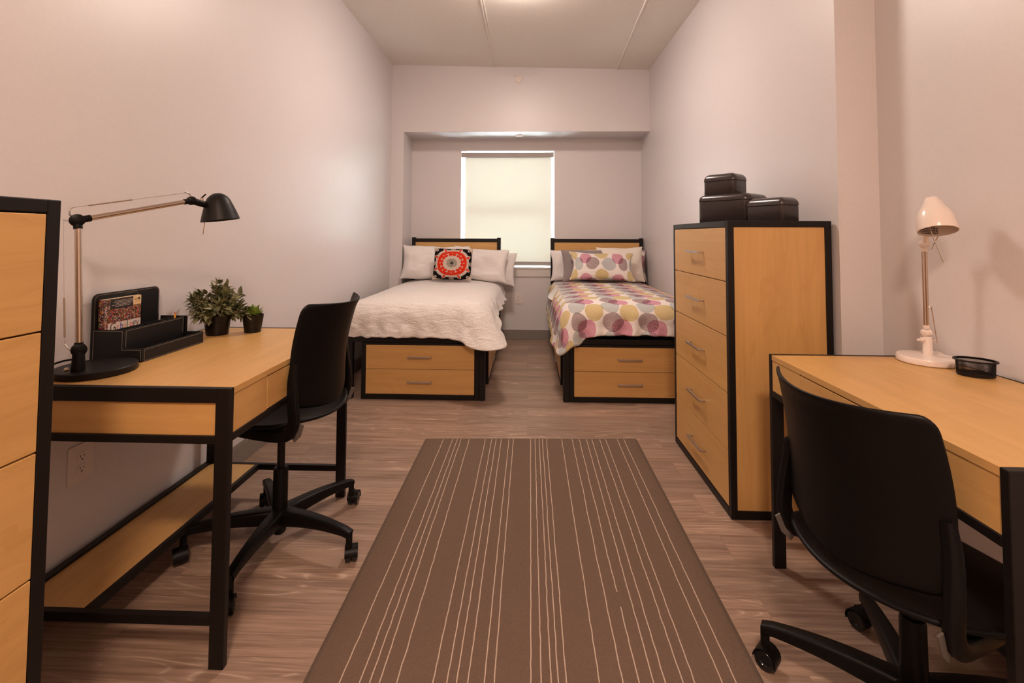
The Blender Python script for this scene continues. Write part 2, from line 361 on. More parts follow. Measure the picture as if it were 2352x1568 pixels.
# ------------------------------------------------------------------ ceiling lights
def ceiling_light(x, y, m, label, r=.215):
    z = cz(x)-.004; t = thing('ceiling_light', label, 'ceiling light', (x, y, z))
    bm = bmesh.new(); lathe(bm, [(r+.015, .004), (r+.015, -.022), (r+.004, -.026)], (x, y, z), 48); obj('light_rim', bm, M['steel'], t, smooth=True)
    bm = bmesh.new(); lathe(bm, [(r, -.02), (r*.97, -.045), (r*.82, -.072), (r*.5, -.09), (r*.2, -.096), (.002, -.097)], (x, y, z), 48); obj('glass_dome', bm, m, t, smooth=True)
ceiling_light(-.08, 3.26, M['lamp1'], 'lit frosted dome ceiling light nearer the beds')
ceiling_light(.0, -.85, M['lamp2'], 'lit frosted dome ceiling light behind the desks, over the entrance end')

# ------------------------------------------------------------------ wall and ceiling fittings
bm = bmesh.new(); c = (-.107, YF, 2.911); lathe(bm, [(.043, 0), (.043, .006), (.039, .010), (.002, .011)], c, 32, axis=(0, -1, 0))
tag(obj('cover_plate', bm, M['plate'], loc=c, smooth=True), 'round white cover plate high on the wall above the window recess', 'cover plate')
bm = bmesh.new(); c = (-.097, 5.32, ZS); lathe(bm, [(.045, 0), (.042, .008), (.034, .012), (.002, .0125)], c, 32, axis=(0, 0, -1))
tag(obj('sprinkler_cover', bm, M['plate'], loc=c, smooth=True), 'round white sprinkler cover under the window recess ceiling', 'sprinkler')
def outlet(px, u, n, wdt, hgt, label):
    p = Vector(px); u = Vector(u); n = Vector(n); z = Vector((0, 0, 1))
    t = thing('wall_outlet', label, 'outlet', px)
    def slab(w0, h0, d0, d1, cu=0, cz_=0, r=.006):
        bm = bmesh.new(); prof = rrect(w0, h0, r); loft(bm, [[p+u*(a+cu)+z*(b+cz_)+n*dd for a, b in prof] for dd in (d0, d1)]); return bm
    obj('face_plate', slab(wdt, hgt, 0, .006), M['plate'], t, bev=.002)
    for s in (-1, 1):
        rc = obj('receptacle', slab(.034, .030, .006, .0085, 0, s*.0195, .010), M['plate'], t)
        bm = bmesh.new()
        for cu, cz_, w0, h0 in ((-.0065, .003, .0022, .009), (.0065, .003, .0022, .007), (0, -.008, .005, .005)):
            prof = rrect(w0, h0, .001, 2); loft(bm, [[p+u*(a+cu)+z*(b+cz_+s*.0195)+n*dd for a, b in prof] for dd in (.0080, .0088)])
        obj('socket_slots', bm, M['slot'], rc)
outlet((-.109, YB, .470), (1, 0, 0), (0, -1, 0), .088, .124, 'white duplex wall outlet between the two beds')
outlet((WL, 1.578, .427), (0, 1, 0), (1, 0, 0), .090, .125, 'white duplex wall outlet on the left wall under the desk')

# ------------------------------------------------------------------ rug
tl = (-.595, 2.811); tr_ = (.643, 2.865); NY = 1.0
xs_top = [-.489, -.434, -.407, -.386, -.338, -.244, -.207, -.182, -.151, -.107, -.081, .019, .045, .07, .089, .112, .201, .263, .304, .346, .377, .423, .458, .526, .565]
xs_bot = [-.495, -.443, -.417, -.391, -.344, -.249, -.212, -.186, -.156, -.113, -.087, .012, .039, .065, .084, .106, .194, .256, .299, .338, .37, .417, .448, .521, .558]
bm = bmesh.new(); cols = [(-.5965, -.5965, 0, 2), (-.583, -.583, 0, 0)]
for i, (a, b) in enumerate(zip(xs_top, xs_bot)):
    cols += [(a-.0017, b-.0017, i+1, 1 if i != 18 else 3), (a+.0017, b+.0017, i+1, 0)]
cols += [(.626, .621, 0, 2), (.643, .636, 0, 2)]
NR = 230; grid = []
for j in range(NR+1):
    v = j/NR; row = []
    for (a, b, sd, mi) in cols:
        xt = a+(b-a)*v*1.2; f = (xt+.595)/1.238; yt = tl[1]+(tr_[1]-tl[1])*f; y = yt+(NY-yt)*v
        x = xt+(.0016*noise.noise((y*26, sd*3.7, 0))+.0016*noise.noise((y*5, sd*7.7, 1)) if sd else 0)
        z = .0085+.0012*noise.noise((x*3, y*4, 2)); row.append(bm.verts.new((x, y, z if 0 < len(row) < len(cols)-1 and 0 < j < NR else .002)))
    grid.append(row)
for j in range(NR):
    for i in range(len(cols)-1):
        f = bm.faces.new((grid[j][i], grid[j+1][i], grid[j+1][i+1], grid[j][i+1])); mi = cols[i][3]; y = grid[j][i].co.y
        if mi == 3: mi = 0 if 1.585 < y < 1.65 else 1
        if j < 2: mi = 2
        f.material_index = mi
tag(obj('rug', bm, M['rug'], loc=(0, 1.9, 0), smooth=True, solid=0), 'brown low pile rug with thin cream stripes between the desks', 'rug')

# ------------------------------------------------------------------ pieces shared by the furniture
def bar_handle(parent, c, u, n, L=.17, mt='steel'):
    """flat bar on two short posts"""
    c = Vector(c); u = Vector(u); n = Vector(n); z = Vector((0, 0, 1)); bm = bmesh.new()
    def bx(u0, u1, n0, n1, z0, z1):
        a = [c+u*p+n*q+z*r for p, q, r in ((u0, n0, z0), (u1, n0, z0), (u1, n1, z0), (u0, n1, z0), (u0, n0, z1), (u1, n0, z1), (u1, n1, z1), (u0, n1, z1))]
        vs = [bm.verts.new(p) for p in a]
        for f in ((3, 2, 1, 0), (4, 5, 6, 7), (0, 1, 5, 4), (1, 2, 6, 5), (2, 3, 7, 6), (3, 0, 4, 7)): bm.faces.new([vs[k] for k in f])
    bx(-L/2, L/2, .022, .030, -.0055, .0055)
    for q in (-L/2, L/2-.008): bx(q, q+.008, 0, .0225, -.0045, .0045)
    return obj('handle', bm, M[mt], parent, bev=.0012)

# ------------------------------------------------------------------ chests of drawers
def chest(name, label, x0, x1, y0, y1, face, hz=1.264, loc_extra=None):
    t = thing(name, label, 'chest of drawers', ((x0+x1)/2, (y0+y1)/2, 0), 'tall five-drawer chests'); e = .027
    bm = bmesh.new()
    for x in (x0, x1-e):
        for y in (y0, y1-e): box(bm, x, x+e, y, y+e, 0.001, hz)
    for z in (.001, hz-e):
        for x in (x0, x1-e): box(bm, x, x+e, y0+e, y1-e, z, z+e+(.008 if z < .1 else 0))
        for y in (y0, y1-e): box(bm, x0+e, x1-e, y, y+e, z, z+e+(.008 if z < .1 else 0))
    obj('frame', bm, M['black'], t, bev=.002)
    obj('top_panel', B((x0+e, x1-e, y0+e, y1-e, hz-.020, hz-.001)), M['black'], t)
    for y in (y0+.006, y1-.012): obj('side_panel', B((x0+e, x1-e, y, y+.006, .036, hz-e)), M['mz'], t)
    xb = x1-.012 if face < 0 else x0+.006; obj('back_panel', B((xb, xb+.006, y0+e, y1-e, .036, hz-e)), M['mz'], t)
    zz = [.040, .273, .518, .762, .999, hz-e-.001]
    for k in range(5):
        za, zb = zz[k]+.0018, zz[k+1]-.0018
        xa, xb = (x0+.001, x0+.4) if face < 0 else (x1-.4, x1-.001)
        d = obj('drawer', B((xa, xb, y0+e+.002, y1-e-.002, za, zb)), M['my'], t, bev=.0012)
        bar_handle(d, ((xa if face < 0 else xb), (y0+y1)/2, (za+zb)/2), (0, 1, 0), (face, 0, 0), .19)
    return t
chest('dresser', 'tall maple and black chest of drawers with three dark boxes on top', .863, 1.303, 2.081, 2.847, -1)
chest('dresser', 'tall maple and black chest of drawers cut off by the left edge, nearest the camera', -1.410, -.970, .187, .953, 1)

# dark storage boxes
def tin(C, a, b, th, z0, z1, lid, label):
    """C nearest corner, a = length of the left face, b = length of the near face, th = turn in degrees"""
    d1 = Vector((-math.sin(R(th)), math.cos(R(th)), 0)); d2 = Vector((math.cos(R(th)), math.sin(R(th)), 0)); c = Vector((*C, 0))+d1*a/2+d2*b/2
    t = thing('storage_box', label, 'storage box', (c.x, c.y, z0), 'dark lacquered storage boxes'); rc = min(a, b)*.17
    def ring(z, ins, r): return [c+d2*p+d1*q+Vector((0, 0, z)) for p, q in rrect(b-2*ins, a-2*ins, max(r-ins, .004), 8)]
    bm = bmesh.new(); loft(bm, [ring(z0, .004, rc), ring(z0+.004, 0.001, rc), ring(lid-.001, 0.001, rc)]); obj('box_body', bm, M['gloss'], t, smooth=True)
    bm = bmesh.new(); R0 = (z1-lid)*.90; rg = [ring(lid, .002, rc), ring(lid+.002, -.001, rc), ring(z1-R0, -.001, rc)]
    for i in range(1, 9):
        q = R(90*i/8); rg.append(ring(z1-R0+R0*math.sin(q), -.001+R0*(1-math.cos(q)), rc))
    loft(bm, rg); obj('lid', bm, M['gloss'], t, smooth=True)
tin((1.120, 2.440), .292, .230, 39, 1.2655, 1.422, 1.386, 'largest dark storage box, far left on the chest of drawers, under the small one')
tin((1.135, 2.150), .196, .120, 25, 1.2655, 1.377, 1.338, 'medium dark storage box at the front right on the chest of drawers')
tin((1.100, 2.550), .186, .145, 40, 1.4230, 1.541, 1.499, 'smallest dark storage box stacked on the largest one')

# ------------------------------------------------------------------ desks
def desk(label, xf, xb, y0, y1, s):
    # xf = front edge (room side), xb = wall side, s = direction from front to wall
    t = thing('desk', label, 'desk', ((xf+xb)/2, (y0+y1)/2, 0), 'maple desks with black frames'); lo, hi = min(xf, xb), max(xf, xb); tx, ty = .042, .019
    def X(a, b): return (min(xf+s*a, xf+s*b), max(xf+s*a, xf+s*b))
    D = abs(xb-xf)
    for ya in (y0, y1-ty):
        bm = bmesh.new(); box(bm, *X(0, tx), ya, ya+ty, 0.001, .762); box(bm, *X(D-tx, D), ya, ya+ty, 0.001, .762)
        box(bm, *X(tx, D-tx), ya, ya+ty, .721, .762); box(bm, *X(tx, D-tx), ya, ya+ty, .608, .630); box(bm, *X(tx, D-tx), ya, ya+ty, .116, .142)
        obj('end_frame', bm, M['black'], t, bev=.002)
        yp = ya+.008 if ya == y0 else ya+ty-.011
        obj('end_panel', B((*X(tx, D-tx), yp, yp+.003, .630, .721)), M['mx'], t)
    obj('desktop', B((*X(.001, D-.004), y0+ty, y1-ty, .743, .7615)), M['my'], t, bev=.0008)
    obj('back_edge', B((*X(D-.004, D), y0+ty, y1-ty, .61, .763)), M['black'], t)
    a, b = y0+ty, y1-ty; g0, g1 = a+.178, b-.178
    obj('front_panel', B((*X(.003, .02), a, g0-.0015, .634, .742)), M['my'], t); obj('front_panel', B((*X(.003, .02), g1+.0015, b, .634, .742)), M['my'], t)
    dr = obj('drawer', B((*X(.002, .40), g0, g1, .636, .7385)), M['my'], t, bev=.001)
    bar_handle(dr, (xf+s*.002, (g0+g1)/2, .690), (0, 1, 0), (-s, 0, 0), .15)
    obj('front_rail', B((*X(.0, .02), a, b, .612, .633)), M['black'], t, bev=.0015)
    obj('shelf_panel', B((*X(D-.235, D-.02), a, b, .126, .140)), M['my'], t)
    obj('shelf_rail', B((*X(D-.248, D-.232), a, b, .116, .142)), M['black'], t, bev=.001); obj('shelf_rail', B((*X(D-.024, D), a, b, .116, .150)), M['black'], t, bev=.001)
desk('maple desk with black frame against the left wall', -.833, -1.480, 1.3215, 2.201, -1)
desk('maple desk with black frame against the right wall', .893, 1.478, .9277, 1.807, 1)

# ------------------------------------------------------------------ beds
def bed(label, x0, x1, aisle):
    # aisle = side that faces the gap between the beds (+1 right side, -1 left side)
    y0, y1 = 3.47, 5.42
    t = thing('twin_bed', label, 'bed', ((x0+x1)/2, 4.4, 0), 'maple and black twin beds')
    p = .042
    bm = bmesh.new()
    for x in (x0, x1-p): box(bm, x, x+p, y0, y0+p, .001, .452)
    box(bm, x0+p, x1-p, y0+.002, y0+p-.002, .412, .450)
    obj('foot_frame', bm, M['black'], t, bev=.003)
    for x in (x0+.006, x1-p+.006): obj('side_rail', B((x, x+.03, y0+p, y1-p, .395, .452)), M['black'], t, bev=.002)
    bm = bmesh.new()
    for x in (x0, x1-p): box(bm, x, x+p, y1-p, y1, .001, 1.174)
    for z in (1.122, .78, .45): box(bm, x0+p, x1-p, y1-p+.006, y1-.006, z, z+.040)
    obj('headboard_frame', bm, M['black'], t, bev=.003)
    obj('headboard_panel', B((x0+p, x1-p, y1-.03, y1-.015, .82, 1.122)), M['mx'], t)
    obj('slat_base', B((x0+.03, x1-.03, y0+p, y1-p, .425, .445)), M['black'], t)
    return t
bed('maple and black twin bed on the left with white duvet', -1.324, -.308, 1)
bed('maple and black twin bed on the right with circle print duvet', .2585, 1.296, -1)
def under_unit(label, x0, x1, y0, y1, face):
    t = thing('underbed_drawer_unit', label, 'drawer unit', ((x0+x1)/2, (y0+y1)/2, 0), 'drawer units under the beds'); e = .032; zt = .408
    bm = bmesh.new()
    if face == 'y':
        box(bm, x0, x0+e, y0, y1, .001, zt); box(bm, x1-e, x1, y0, y1, .001, zt); box(bm, x0+e, x1-e, y0, y1, .001, .037); box(bm, x0+e, x1-e, y0, y1, zt-.014, zt)
        obj('case', bm, M['black'], t, bev=.002)
        for za, zb in ((.040, .2175), (.2205, .392)):
            d = obj('drawer', B((x0+e+.002, x1-e-.002, y0+.001, y1-.02, za, zb)), M['mx'], t, bev=.001); bar_handle(d, ((x0+x1)/2, y0+.001, (za+zb)/2+.004), (1, 0, 0), (0, -1, 0), .175)
    else:
        s = face; xf, xb = (x1, x0) if s > 0 else (x0, x1)
        box(bm, x0, x1, y0, y0+.012, .001, zt); box(bm, x0, x1, y1-.012, y1, .001, zt); box(bm, x0, x1, y0+.012, y1-.012, .001, .030); box(bm, x0, x1, y0+.012, y1-.012, zt-.012, zt)
        obj('case', bm, M['black'], t, bev=.002); ym = (y0+y1)/2
        for ya, yb in ((y0+.014, ym-.001), (ym+.001, y1-.014)):
            for za, zb in ((.033, .213), (.216, .394)):
                d = obj('drawer', B((x0+.02 if s > 0 else x0+.001, x1-.001 if s > 0 else x1-.02, ya, yb, za, zb)), M['my'], t, bev=.001); bar_handle(d, (xf-s*.001, (ya+yb)/2, (za+zb)/2+.01), (0, 1, 0), (s, 0, 0), .15)
under_unit('two maple drawers under the foot of the left bed', -1.217, -.353, 3.474, 3.84, 'y')
under_unit('two maple drawers under the foot of the right bed', .303, 1.167, 3.474, 3.84, 'y')
under_unit('maple drawers along the aisle side under the left bed', -.80, -.314, 3.86, 5.05, 1)
under_unit('maple drawers along the aisle side under the right bed', .265, .75, 3.86, 5.05, -1)

def cushion_mesh(bm, w, h, t, M4, n=28, ear=.10, wr=0.0, seed=0, uvs=True):
    uvl = bm.loops.layers.uv.verify(); g = {}
    for s in (1, -1):
        for i in range(n+1):
            for j in range(n+1):
                u = -1+2*i/n; v = -1+2*j/n
                if s < 0 and (i in (0, n) or j in (0, n)): g[s, i, j] = g[1, i, j]; continue
                uu = math.sin(u*PI/2)*.5+u*.5; vv = math.sin(v*PI/2)*.5+v*.5
                px = uu*w/2*(1-ear*(1-vv*vv)**1*.55*abs(uu)**3); pz = vv*h/2*(1-ear*(1-uu*uu)*.55*abs(vv)**3)
                th = t/2*max(0, (1-abs(uu)**2.6))**.55*max(0, (1-abs(vv)**2.6))**.55
                if wr: th *= 1+wr*noise.noise((u*1.6+seed, v*1.6, s*3)); pz += wr*.02*noise.noise((u*2+seed, v*3, 5)); th += wr*.018*noise.noise((u*5+seed, v*5, 9))*max(0, (1-abs(uu)**2))*max(0, (1-abs(vv)**2))
                g[s, i, j] = bm.verts.new(M4 @ Vector((px, -s*th, pz+h/2)))
        for i in range(n):
            for j in range(n):
                idx = ((i, j), (i+1, j), (i+1, j+1), (i, j+1))
                f = bm.faces.new([g[s, a, b] for a, b in (idx if s > 0 else idx[::-1])])
                for l, (a, b) in zip(f.loops, (idx if s > 0 else idx[::-1])): l[uvl].uv = (a/n*w, b/n*h)
def pillow(label, c, w, h, t, lean, rz=0, roll=0, m='pillow', ear=.16, wr=.6, seed=0, name='pillow', cat='pillow', group=None, n=28):
    bm = bmesh.new(); M4 = Matrix.Translation(Vector(c)) @ Matrix.Rotation(R(rz), 4, 'Z') @ Matrix.Rotation(R(-lean), 4, 'X') @ Matrix.Rotation(R(roll), 4, 'Y')
    cushion_mesh(bm, w, h, t, M4, n, ear, wr, seed)
    o = obj(name, bm, M[m], loc=c, smooth=True, sub=1); return tag(o, label, cat, group)

def duvet(label, x0, x1, y0, y1, zt, drop, flare, m, seed, crown=.03, name='duvet', wob=1.0):
    """sheet over a mattress: flat crowned top, skirt down left, foot and right sides"""
    bm = bmesh.new(); uvl = bm.loops.layers.uv.verify(); rc = .07
    per = []                                          # (point, normal, key) key: 0..1 left, 1..2 foot, 2..3 right
    def seg(a, b, n_, nrm, k0, k1):
        for i in range(n_): s = i/n_; per.append((Vector(a).lerp(Vector(b), s), Vector(nrm), k0+(k1-k0)*s))
    seg((x0, y1), (x0, y0+rc), 46, (-1, 0), 0, .94)
    for i in range(12):
        a = R(180+90*i/12); per.append((Vector((x0+rc+rc*math.cos(a), y0+rc+rc*math.sin(a))), Vector((math.cos(a), math.sin(a))), .94+.12*i/12))
    seg((x0+rc, y0), (x1-rc, y0), 46, (0, -1), 1.06, 1.94)
    for i in range(12):
        a = R(270+90*i/12); per.append((Vector((x1-rc+rc*math.cos(a), y0+rc+rc*math.sin(a))), Vector((math.cos(a), math.sin(a))), 1.94+.12*i/12))
    seg((x1, y0+rc), (x1, y1), 46, (1, 0), 2.06, 3); per.append((Vector((x1, y1)), Vector((1, 0)), 3.0))
    K = 22; cx = (x0+x1)/2; rows = []
    INN = 14
    ctr = Vector((cx, 0))
    n = len(per)
    for idx, (p, nr, k) in enumerate(per):
        row = []
        yc = min(max(p.y, y0+.45), y1); q = Vector((cx, yc if 1.0 < k < 2.0 else p.y))
        if k <= 1.06 or k >= 1.94:
            q = Vector((cx, max(p.y, y0+.45)))
        for i in range(INN):                           # inner: from spine to rim
            s = i/INN; pt = q.lerp(p, s); z = zt+crown*(1-s**3)+wob*.010*noise.noise((pt.x*3+seed, pt.y*3, 0))+wob*.004*noise.noise((pt.x*11+seed, pt.y*9, 3))
            row.append((Vector((pt.x, pt.y, z)), (pt.x, pt.y)))
        d = drop(k); fl = flare(k)
        for i in range(K+1):
            s = i/K; out = .055*math.sin(min(1, s*2.2)*PI/2)+(fl-.055)*s**1.4; dz = d*(1-math.cos(min(1, s*1.0)*PI/2))**.62
            fold = (.018*noise.noise((k*9+seed, s*1.5, 7))+.010*math.sin(k*41+seed+s*2))*s*wob
            dz += (.012 if k < 2.2 else .006)*s*noise.noise((k*(16 if k < 2.2 else 9)+seed, 0, 4)); pt = p+nr*(out+fold)
            wk = s*(1-s*.3)*wob*(.012*noise.noise(((pt.x+pt.y)*7+z0w(p), (dz-pt.x)*9+seed, 2))+.007*noise.noise((pt.x*17-dz*14, dz*22+pt.y*17, seed+5))); pt = pt+nr*wk; z = zt-dz+.003*noise.noise((pt.x*12, pt.y*12, dz*12+seed))
            u, v = p.x+nr.x*(dz*.95+out*.3), p.y+nr.y*(dz*.95+out*.3)
            row.append((Vector((pt.x, pt.y, z)), (u, v)))
        for i in range(1, 4):                          # hem folds back under
            lp, lu = row[-1]; row.append((Vector((lp.x-nr.x*.014*i, lp.y-nr.y*.014*i, lp.z-.006*(2-i if i < 2 else -.5*i))), lu))
        rows.append(row)
    V = [[bm.verts.new(q[0]) for q in r] for r in rows]
    for a in range(n-1):
        for b in range(len(rows[0])-1):
            if b == 0 and (V[a][0].co-V[a+1][0].co).length < 1e-5: vs = [V[a][0], V[a+1][1], V[a][1]]; us = [rows[a][0][1], rows[a+1][1][1], rows[a][1][1]]
            else: vs = [V[a][b], V[a+1][b], V[a+1][b+1], V[a][b+1]]; us = [rows[a][b][1], rows[a+1][b][1], rows[a+1][b+1][1], rows[a][b+1][1]]
            f = bm.faces.new(vs)
            for l, u in zip(f.loops, us): l[uvl].uv = u
    bmesh.ops.remove_doubles(bm, verts=bm.verts, dist=.0004)
    o = obj(name, bm, m, loc=(cx, (y0+y1)/2, zt), smooth=True, sub=1); return tag(o, label, 'duvet')

def z0w(p): return p.x*2
def lerp_key(k, keys):
    for (a, va), (b, vb) in zip(keys, keys[1:]):
        if a <= k <= b:
            s = (k-a)/(b-a); s = s*s*(3-2*s); return va+(vb-va)*s
    return keys[-1][1]
for lab, xa, xb in (('dark mattress under the white duvet', -1.290, -.335), ('dark mattress under the circle print duvet', .290, 1.262)):
    tag(obj('mattress', B((xa, xb, 3.515, 5.365, .455, .668)), M['mattress'], loc=((xa+xb)/2, 4.4, .455), bev=.03, smooth=True, seg=4), lab, 'mattress')
duvet('puffy white seersucker duvet on the left bed', -1.315, -.360, 3.52, 5.30, .690,
      lambda k: lerp_key(k, [(0, .2), (.85, .24), (1.0, .25), (1.1, .235), (1.75, .232), (1.9, .25), (1.985, .298), (2.015, .298), (2.07, .25), (2.3, .175), (2.6, .165), (2.9, .165), (3, .12)]),
      lambda k: lerp_key(k, [(0, .02), (.8, .02), (1, .06), (1.3, .09), (1.85, .10), (1.94, .15), (1.985, .24), (2.015, .24), (2.06, .17), (2.3, .12), (2.7, .13), (3, .12)]), M['duvet'], 3.3)
duvet('white duvet printed with pink, mustard, grey and taupe circles on the right bed', .300, 1.240, 3.52, 5.30, .690,
      lambda k: lerp_key(k, [(0, .26), (.2, .29), (.8, .31), (.95, .33), (1.0, .355), (1.05, .275), (1.12, .222), (1.2, .205), (1.6, .20), (2, .22), (3, .2)]),
      lambda k: lerp_key(k, [(0, .10), (.7, .11), (.93, .115), (1.0, .13), (1.08, .09), (1.3, .085), (1.9, .08), (2.05, .06), (3, .05)]), M['dots'], 8.1, crown=.03)
# corner of the sheet peeping from beside the mattress
bm = bmesh.new(); a = [bm.verts.new(p) for p in ((.285, 4.50, .70), (.285, 4.86, .70), (.20, 4.78, .60), (.175, 4.55, .615), (.255, 4.42, .56))]
bm.faces.new(a); tag(obj('bed_sheet', bm, M['sheet'], loc=(.27, 4.6, .69), solid=.004, sub=2, smooth=True), 'white sheet corner poking out beside the circle print duvet', 'sheet')

G1, G2 = 'white pillows on the left bed', 'pillows on the right bed'
pillow('white pillow hidden behind the two front ones at the left bed headboard', (-.98, 5.27, .700), .66, .385, .13, 9, 0, 1, seed=1, group=G1)
pillow('rearmost white pillow sliding off the aisle side of the left bed', (-.44, 5.25, .655), .60, .385, .14, 10, 0, 5, seed=2, group=G1)
pillow('white pillow at the wall side of the left bed', (-1.055, 5.065, .715), .64, .385, .17, 14, 3, 2, seed=3, group=G1)
pillow('white pillow to the right of the embroidered cushion', (-.535, 5.085, .705), .62, .37, .17, 14, -3, 4.5, seed=4, group=G1)
pillow('white pillow at the aisle side of the right bed headboard', (.575, 5.24, .70), .66, .355, .16, 10, 0, -1, seed=5, group=G2)
pillow('taupe pillow behind the circle print pillow', (.660, 5.04, .725), .60, .345, .12, 16, 0, -2, 'greyp', seed=6, group=G2)
pillow('circle print pillow against the wall behind the cream pillow', (1.038, 5.265, .695), .55, .36, .14, 8, 0, 0, 'dotsp', seed=7, group=G2)
pillow('cream pillow at the wall side of the right bed', (.995, 5.075, .700), .51, .395, .16, 13, 2, -1, 'cream_p', seed=8, group=G2)
pillow('circle print pillow in front on the right bed', (.752, 4.83, .742), .68, .315, .15, 24, 0, 1.5, 'dotsp', ear=.24, wr=.5, seed=9, group=G2)

# embroidered cushion: pattern worked out per stitch in the cover's own plane
def suzani(u, v):
    W, O, K, G = (.74, .67, .62), (.78, .16, .055), (.020, .014, .022), (.26, .26, .24)
    u = u/1.07; v = (v+.01)/1.07; r = math.hypot(u, v); a = math.atan2(v, u)
    def rot(k, n, off=0): ang = 2*PI*k/n+off; return u*math.cos(ang)+v*math.sin(ang), -u*math.sin(ang)+v*math.cos(ang)
    if r < .20: return G if (math.cos(a*20) > .1 and r > .03 or r < .07) else W
    for k in range(8):                                  # petals crossing the black field
        x, y = rot(k, 8, PI/8); t = (x-.60)/.30
        if 0 < t < 1:
            wd = .075*math.sin(PI*t**.8)
            if abs(y) < wd*.55: return O
            if abs(y) < wd+.018: return W
    if r < .61:
        if r > .50: return O
        for k in range(8):                              # curled leaves inside the orange ring
            x, y = rot(k, 8, PI/8)
            for s in (-1, 1):
                yy = y*s
                if ((x-.385)/.062)**2+((yy-.085)/.075)**2 < 1 and not ((x-.44)/.04)**2+((yy-.12)/.05)**2 < .7: return O
        for k in range(8):
            x, y = rot(k, 8)
            if .36 < x < .52 and abs(y) < .015+.05*(x-.36)/.16 and math.cos(y*95) > -.2: return W
        wav = .41+.03*math.cos(8*a+PI)
        return O if r > wav+.03 else W
    if r < .74+.012*math.cos(60*a): return W
    for k in range(8):                                  # hearts in the black field
        x, y = rot(k, 8); cxh = .85 if k % 2 == 0 else .97
        x -= cxh; q = ((x/.085)**2+(y/.085)**2)
        if q < 1.15 and abs(y) < .09:
            if q > .62: return W
            if abs(y) < .012 or abs(abs(y)-(.05+x*.5)) < .012: return W
            return K
        if 0 < x < .2 and abs(y) < .02: return W
    sq = (abs(u)**2.7+abs(v)**2.7)**(1/2.7)
    if sq > .935+.012*math.cos(50*a): return W
    if abs(abs(u)-abs(v)) < .10 and r > .99: return W
    return K
c = (-.772, 4.80, .742); N = 150
bm = bmesh.new(); M4 = Matrix.Translation(Vector(c)) @ Matrix.Rotation(R(-15), 4, 'X') @ Matrix.Rotation(R(1.5), 4, 'Y')
cushion_mesh(bm, .405, .335, .13, M4, N, .10, .15, 2); cl = bm.loops.layers.color.new('pattern'); uvl = bm.loops.layers.uv.verify()
for f in bm.faces:
    ce = f.calc_center_median(); uc = sum((l[uvl].uv for l in f.loops), Vector((0, 0)))/4; colr = suzani(uc.x/.405*2-1, uc.y/.335*2-1) if f.index < N*N or True else None
    for l in f.loops: l[cl] = (*colr, 1)
o = obj('embroidered_cushion', bm, M['suzani'], loc=c, smooth=True); tag(o, 'small square cushion with orange and black medallion embroidery on the left bed', 'cushion')

